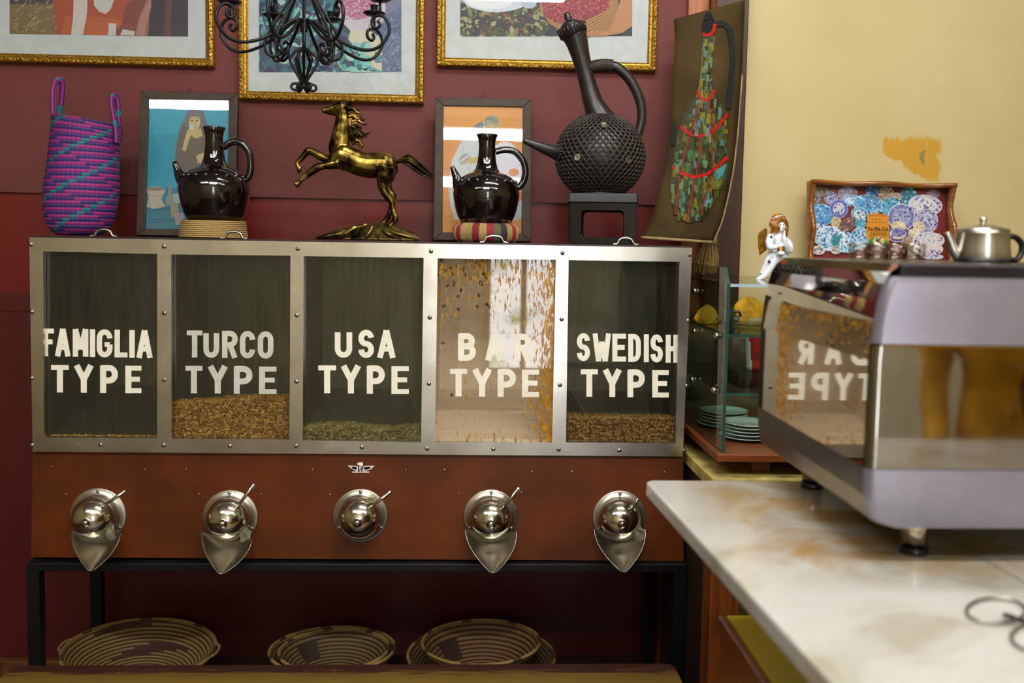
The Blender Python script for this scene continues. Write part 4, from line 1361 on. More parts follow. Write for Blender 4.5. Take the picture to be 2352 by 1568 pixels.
MB().lathe([(25 * kj, 0), (23 * kj, 6 * kj), (16 * kj, 12 * kj), (9 * kj, 14 * kj), (8.5 * kj, 18 * kj), (10 * kj, 20 * kj), (7 * kj, 23 * kj), (8 * kj, 27 * kj), (6 * kj, 32 * kj), (1 * kj, 34 * kj)], c2, axn, 26).build('lid', M_DARKPOT, jug)
cl = MB()
base = J(1357, 272); axb = (J(1350, 240) - J(1362, 282)).normalized()
cl.lathe([(33 * kj, -8 * kj), (33 * kj, -4 * kj), (27.5 * kj, 8 * kj), (26 * kj, 10 * kj)], base, axb, 30)
u = (Vector((1, 0, 0)) - axb * axb.x).normalized(); w = axb.cross(u)
for j in range(24):
    a_ = 2 * pi * j / 24; d = u * cos(a_) + w * sin(a_)
    cl.tube([base + d * 32.5 * kj - axb * 6 * kj, base + d * 28 * kj + axb * 8 * kj], .0021, 6)
cl.build('ribbed_collar', M_DARKPOT, jug)
hp = spl([J(*q) for q in [(1348, 160), (1366, 153), (1384, 150), (1402, 151), (1420, 157), (1444, 180), (1462, 210), (1473, 245), (1473, 280), (1465, 310)]], 6)
hd = MB().tube(hp, [.0105 + .002 * sin(pi * i / (len(hp) - 1)) for i in range(len(hp))], 14)
hnd = hd.build('handle', M_DARKPOT, jug)
wr = MB()
for i in range(17):
    q = hp[3 + i]; t = (hp[4 + i] - hp[2 + i]).normalized()
    u = Vector((0, 1, 0)); w = t.cross(u).normalized()
    wr.tube([q + (u * cos(2 * pi * z / 14) + w * sin(2 * pi * z / 14)) * .0140 + t * (.002 * sin(4 * pi * z / 14)) for z in range(14)], .0023, 5, closed=True)
wr.build('cord_binding', M_NET, hnd)
sp = [J(1290, 352, -.03), J(1268, 347, -.045), J(1235, 335, -.055), J(1202, 322, -.06)]
s2 = spl(sp, 6)
spo = MB().tube(s2, [interp([(0, .0205), (.3, .0165), (.7, .011), (1, .0062)], i / (len(s2) - 1)) for i in range(len(s2))], 18).build('spout', M_DARKPOT, jug)
dd = (sp[0] - sp[1]).normalized()
cl = MB().lathe([(.026, 0), (.027, .004), (.022, .006)], sp[0] + dd * .002, -dd, 26)
u = Vector((0, 0, 1)); u = (u - dd * u.dot(dd)).normalized(); w = dd.cross(u)
for j in range(16):
    a_ = 2 * pi * j / 16; d = u * cos(a_) + w * sin(a_)
    cl.tube([sp[0] - dd * .007 + d * .0195, sp[0] - dd * .018 + d * .0178], .0018, 5)
cl.build('spout_collar', M_DARKPOT, spo)
M_COIN = plain('pale coin', 'a39c86', 0.35, 0.5); M_COIN2 = plain('dull coin', '5c5c48', 0.4, 0.5)
for (x, y, mm) in ((1326, 361, M_COIN), (1443, 368, M_COIN2), (1387, 287, M_COIN2)):
    d = ray(x, y); oc = CAM - Vector((cB.x, yj, zc))
    rs = rb * 1.03
    A_ = d.dot(d); B_ = 2 * oc.dot(d); C_ = oc.dot(oc) - rs * rs
    disc = max(B_ * B_ - 4 * A_ * C_, 0)
    p = CAM + d * ((-B_ - sqrt(disc)) / (2 * A_)); nrm = (p - Vector((cB.x, yj, zc))).normalized()
    co = MB().lathe([(.0082, -.003), (.0082, .0008), (.0074, .0022), (.0066, .0014), (.001, .0014)], p, nrm, 22)
    co.build('coin', mm, jug)

# ------------------------------------------------------------------ rearing brass horse
yh = .15
def Hp(x, y, dy=0.0): return PY(640 + x / 4.237, 200 + y / 4.237, yh + dy)
kh = (PY(1100, 400, yh) - PY(1000, 400, yh)).length / 100 / 4.237
hb = MB()
def loft(pts, flat=.8, n=16, sub=5):
    """pts: (x, y, radius, depth offset)"""
    P_ = [Hp(p[0], p[1], p[3] if len(p) > 3 else 0) for p in pts]
    s_ = spl(P_, sub)
    r_ = []
    for q in range(len(s_)):
        f = q / sub; i = min(int(f), len(pts) - 2); t = f - i
        t = t * t * (3 - 2 * t)
        r_.append((pts[i][2] * (1 - t) + pts[i + 1][2] * t) * kh)
    hb.tube(s_, r_, n, flat=flat)
loft([(520, 640, 40), (555, 660, 98), (615, 670, 126), (700, 706, 124), (790, 742, 122), (870, 758, 126), (950, 758, 128), (1040, 762, 132), (1110, 762, 104), (1155, 755, 58)], .76)
loft([(600, 690, 95), (590, 590, 104), (600, 510, 94), (612, 420, 84), (622, 330, 72), (622, 260, 62), (620, 215, 58)], .62)
loft([(655, 175, 40), (620, 190, 62), (575, 200, 58), (530, 212, 48), (485, 222, 37), (445, 228, 29), (420, 230, 20)], .72)
loft([(610, 240, 40), (565, 255, 30), (520, 250, 24), (470, 250, 16)], .7)
for s in (-1, 1):
    loft([(675, 180, 14, s * .006), (700, 158, 17, s * .008), (730, 140, 12, s * .009), (752, 124, 3, s * .010)], .5, 10)
F_ = .012
loft([(560, 690, 55, F_), (470, 700, 40, F_), (400, 668, 44, F_), (330, 630, 40, F_), (290, 622, 38, F_), (255, 655, 32, F_), (215, 700, 28, F_), (182, 735, 25, F_), (187, 770, 20, F_), (200, 792, 29, F_), (194, 842, 9, F_)], .85, 12)
loft([(590, 740, 60, -F_), (510, 755, 46, -F_), (440, 765, 36, -F_), (385, 779, 42, -F_), (330, 815, 37, -F_), (270, 860, 32, -F_), (215, 905, 26, -F_), (200, 925, 23, -F_), (180, 942, 33, -F_), (160, 952, 32, -F_)], .85, 12)
loft([(1040, 780, 105, -F_), (1030, 860, 88, -F_), (1015, 940, 58, -F_), (1030, 1010, 42, -F_), (1070, 1075, 40, -F_), (1100, 1110, 36, -F_), (1110, 1170, 28, -F_), (1125, 1230, 26, -F_), (1138, 1280, 30, -F_), (1110, 1320, 26, -F_), (1090, 1345, 30, -F_), (1080, 1372, 40, -F_)], .85, 14)
loft([(1060, 780, 100, F_), (1055, 870, 78, F_), (1055, 950, 46, F_), (1080, 1020, 40, F_), (1112, 1060, 36, F_), (1105, 1130, 28, F_), (1088, 1200, 25, F_), (1063, 1265, 27, F_), (1030, 1310, 26, F_), (1005, 1345, 32, F_), (1000, 1362, 38, F_)], .85, 14)
def brass(name, base, hi, dark, rough=.22):
    t = NT(name); v = t.coord()
    n = t.noise(v, 26, 3)
    g = t.node('ShaderNodeNewGeometry')
    t.set(Base_Color=t.ramp(n, [(0.40, dark), (0.54, base), (0.66, hi)]), Roughness=rough, Metallic=0.92)
    return t.m
M_BRASS = brass('aged brass', '6e5a26', 'b49a4c', '22150e')
M_BRASSD = brass('dark patinated brass', '4a3a1c', 'b08c40', '1e150e', .3)
zbase = TOPZ(Hp(870, 1480).x)
root = thing('horse_statuette', (Hp(870, 1480).x, yh, zbase), 'brass statuette of a rearing horse on a leafy base', 'statuette')
hm = fuse(hb, .0017, 2)
hobj = hm.build('horse_body', M_BRASS, root)
mn = MB()
rr = random.Random(9)
for k in range(46):
    t = k / 45
    x0 = 665 + 90 * t + rr.uniform(-15, 12); y0 = 190 + 360 * t
    L = (130 if t < .72 else 70) + rr.uniform(-25, 35)
    bz = rr.uniform(-.012, .012)
    a_ = .25 + rr.uniform(-.25, .25) + .3 * sin(t * 14)
    p = [Hp(x0, y0, bz), Hp(x0 + L * .4 * cos(a_), y0 + L * .35 * sin(a_) - 16, bz), Hp(x0 + L * .75 * cos(a_), y0 + L * .6 * sin(a_) + 14, bz * 1.1), Hp(x0 + L * cos(a_), y0 + L * .85 * sin(a_) + 6, bz)]
    s_ = spl(p, 4)
    mn.tube(s_, [interp([(0, 20), (.4, 15), (.8, 9), (1, 3)], i / (len(s_) - 1)) * kh for i in range(len(s_))], 7)
mn.tube([Hp(660, 190), Hp(690, 300), Hp(705, 420), Hp(745, 560)], [34 * kh, 42 * kh, 48 * kh, 28 * kh], 12, flat=.6)
mn.build('mane', M_BRASSD, root)
tl_ = MB()
for k in range(26):
    o1 = rr.uniform(-1, 1); o2 = rr.uniform(-.012, .012)
    p = [Hp(1140, 735), Hp(1195, 715 + o1 * 14, o2 * .3), Hp(1265, 712 + o1 * 52, o2), Hp(1340, 762 + o1 * 60, o2), Hp(1420, 825 + o1 * 42, o2), Hp(1500 + rr.uniform(-20, 10), 872 + o1 * 10, o2 * .6)]
    s_ = spl(p, 5)
    tl_.tube(s_, [interp([(0, 16), (.2, 13), (.6, 12), (.9, 8), (1, 3)], i / (len(s_) - 1)) * kh for i in range(len(s_))], 7)
tl_.build('tail', M_BRASSD, root)
ey = MB()
ey.ell(Hp(598, 168, -.0095), (.0036, .002, .0026), 12)
ey.tube(spl([Hp(555, 178, -.009), Hp(580, 152, -.0105), (Hp(610, 146, -.0105)), Hp(645, 165, -.0095)], 4), .0011, 6)
ey.tube(spl([Hp(560, 150, -.008), Hp(590, 132, -.009), Hp(630, 130, -.009), Hp(660, 155, -.008)], 4), .0012, 6)
ey.tube([Hp(418, 238, -.0055), Hp(440, 240, -.0065)], .0008, 6)
ey.build('eye', M_BRASSD, root)
bs = MB()
e0, e1 = Hp(360, 1470), Hp(1385, 1475)
cxb = (e0.x + e1.x) / 2; ax_ = (e1.x - e0.x) / 2; ay_ = .062
rows = []
for i in range(13):
    t = i / 12
    r_ = cos(t * pi / 2) if i < 12 else 0
    row = []
    for j in range(64):
        a_ = 2 * pi * j / 64
        ridge = 1 + .10 * abs(sin(a_ * 7)) 
        x = cxb + ax_ * (1 - t) * cos(a_) * (.94 + .06 * ridge) + .012 * t
        y = yh + ay_ * (1 - t) * sin(a_)
        h = (.030 * (sin(t * pi / 2) ** .8)) * ridge * (1 + .18 * cos(a_)) + .002 + .0035 * sin(a_ * 14 + t * 7) * sin(pi * min(t * 1.3, 1))
        row.append((x, y, zbase + .004 + max(h, 0)))
    rows.append(row)
bs.grid(rows, 0, True)
bs.lathe([(1, 0), (1, .0055)], (0, 0, 0), n=48)
k0 = len(bs.v) - 96
for q in range(k0, len(bs.v)):
    v = bs.v[q]; bs.v[q] = Vector((cxb + v.x * ax_, yh + v.y * ay_, zbase + v.z))
def leaf3(x0, y0, x1, y1, w, dy):
    A_, B_ = Hp(x0, y0, dy), Hp(x1, y1, dy - .006)
    rows = []
    for i in range(9):
        t = i / 8; c = A_.lerp(B_, t); hw2 = w * kh * sin(pi * (.08 + .92 * t) ** .8) ** .7 if t < 1 else 0.0005
        row = []
        for s in (-1, -.5, 0, .5, 1):
            row.append(c + Vector((0, 0, 1)) * (hw2 * s) + Vector((0, -.012 * sin(pi * t) * (1 - abs(s) * .8) - .004, 0)))
        rows.append(row)
    bs.grid(rows)
for q in [(720, 1410, 370, 1465, 34, -.045), (760, 1370, 560, 1470, 30, -.05), (800, 1390, 700, 1475, 30, -.055), (930, 1370, 830, 1478, 38, -.055), (960, 1380, 980, 1478, 34, -.055), (1000, 1390, 1150, 1476, 34, -.055), (1060, 1400, 1330, 1470, 30, -.045), (860, 1345, 640, 1400, 26, -.03)]:
    leaf3(*q)
bs.build('leafy_base', brass('brass base', '7a6a34', 'a8965a', '2e2412', .3), root)

# ------------------------------------------------------------------ painted hide hung on the post
def hide_y(v): return .30 - .155 * v ** 1.3
HL = [(1547, 45), (1550, 75), (1549, 120), (1545, 190), (1540, 270), (1530, 350), (1517, 430), (1500, 490), (1473, 545)]
HR = [(1711, 0), (1708, 60), (1705, 140), (1699, 220), (1693, 300), (1684, 380), (1671, 450), (1656, 510), (1636, 556)]
def edge(tab, v):
    f = v * (len(tab) - 1); i = min(int(f), len(tab) - 2); t = f - i
    return (tab[i][0] * (1 - t) + tab[i + 1][0] * t, tab[i][1] * (1 - t) + tab[i + 1][1] * t)
def hide_pt(u, v, lift=0.0):
    a, b = edge(HL, v), edge(HR, v)
    x = a[0] + (b[0] - a[0]) * u; y = a[1] + (b[1] - a[1]) * u
    yy = hide_y(v) - .028 * sin(pi * u) * (0.4 + .6 * v) + .012 * u - lift
    return PY(x, y, yy)
def hide_uv(px, py):
    """picture pixel -> place on the skin"""
    v = .5
    for _ in range(40):
        a, b = edge(HL, v), edge(HR, v)
        u = (px - a[0]) / (b[0] - a[0]); y = a[1] + (b[1] - a[1]) * u
        v = min(max(v + (py - y) / 560, 0), 1)
    return u, v
p0 = hide_pt(.5, 1)
hide = thing('painted_hide', (p0.x, p0.y, p0.z), 'dark animal hide painted with a tall coffee pot, hung beside the cream wall', 'painting')
m = MB()
m.grid([[hide_pt(u / 12, v / 26) for u in range(13)] for v in range(27)])
m.build('hide_sheet', plain('tanned hide', '3d3018', 0.8, var=.3, vscale=7, bump=.3, bscale=90, spec=.12), hide, solid=.003)
hp_ = MB(); LV = [0]
def hpoly(pts, col, sub=True):
    LV[0] += 1
    lift = .0045 + LV[0] * .000003
    # split into small quads so the paint follows the bend of the skin
    uv = [hide_uv(*p) for p in pts]
    hp_.poly([hide_pt(u, v, lift) for u, v in uv], 0, col)
def hstrip(pts, w, col):
    for (x0, y0), (x1, y1) in zip(pts, pts[1:]):
        n = max(1, int(sqrt((x1 - x0) ** 2 + (y1 - y0) ** 2) / 14))
        d = sqrt((x1 - x0) ** 2 + (y1 - y0) ** 2); nx, ny = -(y1 - y0) / d * w / 2, (x1 - x0) / d * w / 2
        for i in range(n):
            a0, a1 = i / n, (i + 1) / n + .02
            q = [(x0 + (x1 - x0) * a0, y0 + (y1 - y0) * a0), (x0 + (x1 - x0) * a1, y0 + (y1 - y0) * a1)]
            hpoly([(q[0][0] + nx, q[0][1] + ny), (q[1][0] + nx, q[1][1] + ny), (q[1][0] - nx, q[1][1] - ny), (q[0][0] - nx, q[0][1] - ny)], col)
def Z8(x, y): return 1460 + x / 2.376, y / 2.376
# silhouettes by height (zoomed coordinates): row y -> x left, x right
SIL = [(80, 385, 410), (120, 365, 435), (180, 362, 432), (260, 362, 425), (340, 358, 418), (420, 350, 412), (490, 342, 412), (540, 322, 440), (580, 290, 490), (620, 268, 502), (680, 245, 500), (760, 222, 502), (840, 208, 502), (920, 195, 500), (1000, 185, 488), (1080, 190, 445), (1140, 210, 405), (1190, 245, 350), (1215, 275, 305)]
rr = random.Random(17)
def sil(y):
    l = interp([(a, b) for a, b, c in SIL], y); r = interp([(a, c) for a, b, c in SIL], y); return l, r
def hband(l0, r0, l1, r1, a_, b_, col):
    for q in range(8):
        f0, f1 = q / 8, (q + 1) / 8 + .004
        hpoly([Z8(l0 + (r0 - l0) * f0, a_), Z8(l0 + (r0 - l0) * f1, a_), Z8(l1 + (r1 - l1) * f1, b_), Z8(l1 + (r1 - l1) * f0, b_)], col)
for (y0, y1, c1) in [(100, 190, '14161a'), (190, 260, '3c4a4a'), (260, 420, '5f6a40'), (420, 530, '6c6a20')]:
    for k in range(4):
        a_ = y0 + (y1 - y0) * k / 4; b_ = y0 + (y1 - y0) * (k + 1) / 4
        l0, r0 = sil(a_); l1, r1 = sil(b_)
        hband(l0, r0, l1, r1, a_, b_, c1)
for k in range(30):
    a_ = 530 + 685 * k / 30; b_ = 530 + 685 * (k + 1) / 30 + 1
    l0, r0 = sil(a_); l1, r1 = sil(b_)
    hband(l0, r0, l1, r1, a_, b_, ['3c3a20', '43422a', '39401f'][k % 3])
for k in range(460):
    y = rr.uniform(200, 1190); l, r = sil(y)
    x = rr.uniform(l + 6, r - 14); w = rr.uniform(9, 24); h = rr.uniform(20, 60)
    top = y < 740
    c = rr.choice(['746b1a', '857d24', '56602a', '425c48', '5f7f6e', '3c3712', '242414', '63727c', '4a4416']) if top else rr.choice(['3c6a42', '5c8656', '2f5432', '56541e', '2c2c18', '35301a', '716818', '4a7069', '2a2a16'])
    if y > 980 and rr.random() < .5: c = rr.choice(['4c4a1c', '6d6420', '2c2814', '5c7040'])
    hpoly([Z8(x, y), Z8(x + w, y + rr.uniform(-6, 6)), Z8(min(x + w + rr.uniform(-4, 4), sil(min(y + h, 1205))[1]), min(y + h, 1205)), Z8(x + rr.uniform(-4, 4), min(y + h, 1205))], c)
hpoly([Z8(360, 1130), Z8(385, 1090), Z8(415, 1088), Z8(400, 1120)], '4f8f96'); hpoly([Z8(440, 930), Z8(495, 890), Z8(480, 950), Z8(450, 980)], '4f8f96')
# dark painted spout and handle
hstrip([Z8(*p) for p in [(212, 665), (206, 720), (204, 790)]], 9, '1c1a18')
hstrip([Z8(*p) for p in [(440, 130), (480, 125), (515, 160), (528, 260), (530, 360), (520, 470), (505, 590)]], 12, '262a2c')
hstrip([Z8(*p) for p in [(385, 110), (390, 80), (400, 70), (410, 100)]], 9, '141416')
RED = 'b01c14'
hstrip([Z8(*p) for p in [(365, 185), (395, 195), (422, 175), (433, 130)]], 8, RED)
hstrip([Z8(*p) for p in [(340, 495), (355, 538), (380, 548), (405, 538), (428, 492)]], 7, RED)
hstrip([Z8(*p) for p in [(245, 690), (290, 728), (350, 742), (410, 725), (460, 675), (502, 622)]], 8, RED)
hstrip([Z8(*p) for p in [(200, 908), (250, 945), (320, 966), (390, 950), (450, 905), (502, 855)]], 8, RED)
for q in ([(345, 560), (312, 700), (290, 730)], [(400, 555), (415, 640), (416, 720), (418, 940)], [(292, 745), (268, 830), (250, 930)], [(356, 745), (345, 850), (330, 960)], [(240, 960), (225, 1100), (218, 1170)], [(322, 972), (305, 1080), (275, 1210)], [(410, 955), (385, 1060), (358, 1165)]):
    hstrip([Z8(*p) for p in q], 3.4, '8f2018')
hp_.build('pot_painting', M_ARTROUGH, hide)
# curled bare strip along the right edge and foot
cm = MB()
cm.tube([hide_pt(1, v / 20) + Vector((.002, 0.004, 0)) for v in range(6, 21)], .0042, 8)
cm.tube([hide_pt(u / 10, 1) for u in range(0, 11)], .0038, 8)
cm.build('curled_edge', plain('raw hide edge', '8a744a', 0.7, var=.2), hide)

# ------------------------------------------------------------------ straw broom behind the hide
M_BRISTLE = straw('broom straw', '8a6a38', 'c4a05c')
bt = PY(1622, 548, .27); 
br = thing('straw_broom', (bt.x, .29, PY(1620, 640, .27).z), 'straw broom hanging behind the painted hide', 'broom')
m = MB(); rr = random.Random(8)
for k in range(150):
    o = rr.uniform(-1, 1); d = rr.uniform(-1, 1)
    A_ = PY(1630 + o * 8, 545, .262 + d * .012); B_ = PY(1622 + o * 27 + rr.uniform(-5, 3), 626 + rr.uniform(-22, 8) - abs(o) * 8, .262 + d * .022)
    m.tube([A_, A_.lerp(B_, .5) + Vector((o * .004, 0, 0)), B_], .0010, 4, cap=False)
m.build('bristles', M_BRISTLE, br)
m = MB()
m.lathe([(.020, 0), (.018, .02), (.008, .045)], PY(1630, 560, .262), (0.02, 0, 1), 16)
m.build('binding', plain('broom twine', 'a8894e', .7), br)
A_ = PY(1630, 552, .275); B_ = PY(1642, -20, .36)
MB().tube([A_, A_.lerp(B_, .5), B_], .009, 12).build('handle', M_POST, br)
# ------------------------------------------------------------------ iron chandelier
M_IRON = plain('black wrought iron', '16181a', 0.42, 0.35, var=.3, bump=.15, bscale=150)
yc = -.06
cc_ = PY(698, 60, yc)
kc = (PY(750, 60, yc) - PY(650, 60, yc)).length / 100
def CZ(y): return PY(698, y, yc).z
ch = thing('chandelier', (cc_.x, yc, CZ(205)), 'black wrought iron chandelier with curled arms hanging before the teal photograph', 'chandelier')
def CP(r, y, a): return Vector((cc_.x + r * kc * cos(a), yc + r * kc * sin(a), CZ(y)))
MB().tube([CP(0, 192, 0), CP(0, -300, 0)], .0030, 10).build('centre_rod', M_IRON, ch)
MB().tube([CP(0, -290, 0), Vector((cc_.x, yc, ZC - .005))], .0045, 8).build('suspension_rod', M_IRON, ch)
MB().lathe([(.008, 0), (.008, CZ(54) - CZ(73)), (.004, CZ(50) - CZ(73))], (cc_.x, yc, CZ(73)), n=16).build('collar', M_IRON, ch)
ARM = [(3, 52), (14, 49), (28, 52), (58, 75), (103, 104), (147, 117), (180, 110), (203, 80), (200, 52), (182, 38), (165, 46), (164, 60), (174, 68), (182, 60), (177, 51)]
for k in range(8):
    a = radians(34 + 45 * k)
    arm = MB().tube(spl([CP(r, y, a) for r, y in ARM], 5), .0036, 8).build('arm', M_IRON, ch)
    MB().tube([CP(182, 39, a), CP(182, 4, a)], .0032, 8).build('stem', M_IRON, arm)
    c = CP(182, 8, a)
    MB().lathe([(.003, 0), (.018, .0015), (.026, .0065), (.025, .0075), (.017, .0032), (.004, .003)], c, n=24).build('drip_pan', M_IRON, arm)
    MB().lathe([(.0075, .003), (.0085, .006), (.0085, .022), (.0105, .024), (.0095, .0245), (.007, .022), (.007, .006)], c, n=18).build('candle_cup', M_IRON, arm)
for k in range(8):
    a = radians(11 + 45 * k)
    pts = [(5, -70), (16, -35), (34, 5), (58, 45), (78, 80), (88, 108), (82, 128), (66, 134), (52, 126), (49, 113), (57, 106), (63, 112)]
    MB().tube(spl([CP(r, y, a) for r, y in pts], 4), .0032, 8).build('scroll', M_IRON, ch)
for k in range(6):
    a = radians(15 + 60 * k)
    MB().tube(spl([CP(r, y, a) for r, y in [(1, 109), (16, 118), (30, 132), (31, 142), (22, 160), (9, 182), (3, 194), (8, 204), (20, 208), (28, 203), (26, 195), (16, 193), (10, 198), (13, 203)]], 4), .0030, 8).build('finial_wire', M_IRON, ch)

# ------------------------------------------------------------------ flat baskets on the low shelf of the stand
M_COIL = colattr('coiled grass', .75, var=.25, vscale=260)
def basket(cx, rim_y, rpx, yw, depth_, label, seed, tiltx=0.0, tilty=0.0, ears=False, zlift=0.0, pat=1):
    rim = PY(cx, rim_y, yw)
    k = (PY(cx + 50, rim_y, yw) - PY(cx - 50, rim_y, yw)).length / 100
    Rr_ = rpx * k
    nr = int(Rr_ / .0078)
    rr = random.Random(seed)
    M = Matrix.Rotation(tiltx, 3, 'X') @ Matrix.Rotation(tilty, 3, 'Y')
    z0 = rim.z - depth_ 
    P = lambda r, h, a: rim + M @ Vector((r * cos(a), r * sin(a), h - depth_))
    N = 72
    rows = []; prof = []
    for i in range(nr):
        for q in range(3):
            f = (i + q / 3) / nr
            r = Rr_ * (f ** .82)
            h = depth_ * (f ** 2.0)
            prof.append((r, h + (.0012 if q == 1 else 0)))
    prof.append((Rr_, depth_))
    up = [[P(max(r, .002), h, 2 * pi * j / N) for j in range(N)] for r, h in prof]
    dn = [[P(max(r * 1.0 + .002, .002), h - .006, 2 * pi * j / N) for j in range(N)] for r, h in prof[::-1]]
    def colr(i, j):
        ring = (i if i < len(prof) else 2 * len(prof) - i) // 3
        if pat == 1:
            s = ((j + ring * 3) // 5 + ring // 4) % 7
            return '43240f' if s in (0, 1) and (ring // 4) % 2 else ('9a7a3e' if (i % 3) else '3e2c14')
        s = (j // 6 + ring // 5) % 6
        return '3c2512' if s in (0,) and ring % 9 < 6 else (('8a6230' if pat == 2 else '7c6534') if i % 3 else '33220f')
    b = Vector((rim.x, yw, z0))
    bk = thing('coiled_basket', b, label, 'basket', 'coiled grass baskets on the shelf under the dispenser')
    m = MB(); m.grid(up + dn, 0, True, True, colr)
    k0 = m.add(up[0]); m.face(range(k0, k0 + N), 0, False, '7a5c2c')
    k0 = m.add(dn[-1]); m.face(range(k0 + N - 1, k0 - 1, -1), 0, False, '7a5c2c')
    m.build('basket_bowl', M_COIL, bk)
    rm = MB().tube([P(Rr_ + .0005, depth_, 2 * pi * j / N) for j in range(N)], .0042, 8, closed=True, colf=lambda i, j: '9a7c40' if (i // 2) % 5 else '4c3418')
    rm.build('rim', M_COIL, bk)
    if ears:
        for s in (0.06, pi + .03):
            e = MB().tube(spl([P(Rr_ + .001, depth_, s - .22), P(Rr_ + .010, depth_ + .002, s - .1), P(Rr_ + .010, depth_ + .002, s + .1), P(Rr_ + .001, depth_, s + .22)], 5), .0036, 8, colf=lambda i, j: '9a7c40')
            e.build('handle', M_COIL, bk)
    return bk
basket(322, 1489, 168, .13, .098, 'wide coiled basket with side handles at the left end of the low shelf', 1, radians(0), radians(3.2), True, pat=1)
basket(764, 1489, 142, .14, .106, 'outer of the two nested coiled baskets in the middle of the low shelf', 2, radians(-4), 0, pat=2)
basket(768, 1490, 124, .135, .084, 'inner coiled basket resting in the middle one on the low shelf', 3, radians(-3), radians(-.5), pat=3)
basket(1106, 1502, 168, .16, .082, 'shallow coiled basket tray lying below the reddish one at the right', 4, radians(-2), radians(.5), pat=3)
basket(1105, 1472, 134, .13, .110, 'reddish brown coiled bowl basket on top of the shallow one at the right', 5, radians(-3), radians(-1), pat=2)

# ------------------------------------------------------------------ worn bench in the foreground
def bench_mat():
    t = NT('worn painted bench'); 
    v = t.coord(scale=(1.0, 12, 9)); n = t.noise(v, 9, 6, 0.75, 0.4)
    tc = t.node('ShaderNodeTexCoord'); sx = t.node('ShaderNodeSeparateXYZ'); t.link(tc.outputs['Generated'], sx.inputs[0])
    f = t.math('ADD', n, t.math('MULTIPLY', t.math('SUBTRACT', 0.922, sx.outputs['Y']), 3.0))
    t.set(Base_Color=t.ramp(f, [(0.42, '2e130a'), (0.52, '3c1c0c'), (0.56, '5f4816'), (0.9, '6e561c')]), Roughness=0.45)
    return t.m
zbn = .52
bl_ = PZ(40, 1532, zbn); br_ = PZ(1532, 1518, zbn)
bench = thing('bench', ((bl_.x + br_.x) / 2, bl_.y - .2, 0), 'low wooden bench with worn ochre paint in front of the dispenser stand', 'bench')
yb_ = (bl_.y + br_.y) / 2
MB().prism([(bl_.x, yb_, zbn), (bl_.x - .012, yb_ - .014, zbn), (bl_.x - .012, yb_ - .42, zbn), (br_.x + .012, yb_ - .42, zbn), (br_.x + .012, yb_ - .014, zbn), (br_.x, yb_, zbn)], (0, 0, -.03)).build('seat', bench_mat(), bench, bevel=.002)
for x in (bl_.x + .06, br_.x - .1):
    for y in (yb_ - .38, yb_ - .08):
        MB().box(x, x + .045, y, y + .045, 0, zbn - .03).build('leg', M_POST, bench)
MB().box(bl_.x + .06, br_.x - .06, yb_ - .40, yb_ - .38, zbn - .12, zbn - .03).build('apron', M_POST, bench)

# ------------------------------------------------------------------ glass display cabinet on a painted table
yfc = -.19
xlc = PY(1664, 845, yfc).x; xrc = 1.62
zb1 = PY(1645, 1040, yfc).z; zb0 = PY(1645, 1058, yfc).z
ztop = PY(1710, 652, yfc).z
M_CABW = wood('cabinet wood', '5f2d12', '8c4a20', 0.35, (2, 25, 25))
M_TABLEP = plain('chipped yellow green paint', 'b6a45c', 0.6, var=.2, vscale=25)
tab = thing('painted_table', (1.1, .08, 0), 'yellow edged wooden table carrying the glass display cabinet', 'table')
zt_ = zb0 - .035
xt = PY(1616, 1052, yfc + .02).x
xt = xlc - .022
MB().box(xt, xrc + .05, yfc - .02, YB - .08, zt_ - .028, zt_).build('tabletop', M_TABLEP, tab, bevel=.002)
M_LEGW = wood('orange wood panel', '5a2a0e', '8a4a1c', 0.4, (25, 25, 2))
MB().box(xt + .004, xt + .068, yfc - .014, yfc + .05, 0, zt_ - .028).build('leg', M_LEGW, tab, label='orange brown wooden leg panel')
MB().box(xrc - .03, xrc + .03, yfc - .014, yfc + .05, 0, zt_ - .028).build('leg', M_LEGW, tab)
for x in (xt + .004, xrc - .03):
    MB().box(x, x + .05, YB - .15, YB - .1, 0, zt_ - .028).build('leg', M_LEGW, tab)
MB().box(xt + .004, xt + .02, yfc + .05, YB - .15, 0.0, zt_ - .03).build('side_board', wood('dark side board', '1c110a', '30200f', .5, (25, 25, 2)), tab)
cab = thing('display_cabinet', (1.15, .08, zt_), 'glass display cabinet of plates and cups, right of the dispenser', 'cabinet')
bs_ = MB().box(xlc - .012, xrc, yfc - .012, YB - .09, zb0, zb1)
bs_.build('base_board', M_CABW, cab, bevel=.002)
for x in (xlc + .08, xrc - .1):
    for y in (yfc + .04, YB - .16):
        MB().box(x, x + .04, y, y + .04, zt_, zb0).build('foot', M_CABW, cab)
f_ = PY(1674, 652, yfc); g_ = PY(1665, 614, yfc + .02)
pane = MB().prism([(xlc, yfc, zb1), (xlc, yfc, f_.z), (xlc, yfc + .03, g_.z), (xlc, YB - .1, g_.z + .006), (xlc, YB - .1, zb1)], (.006, 0, 0), 0)
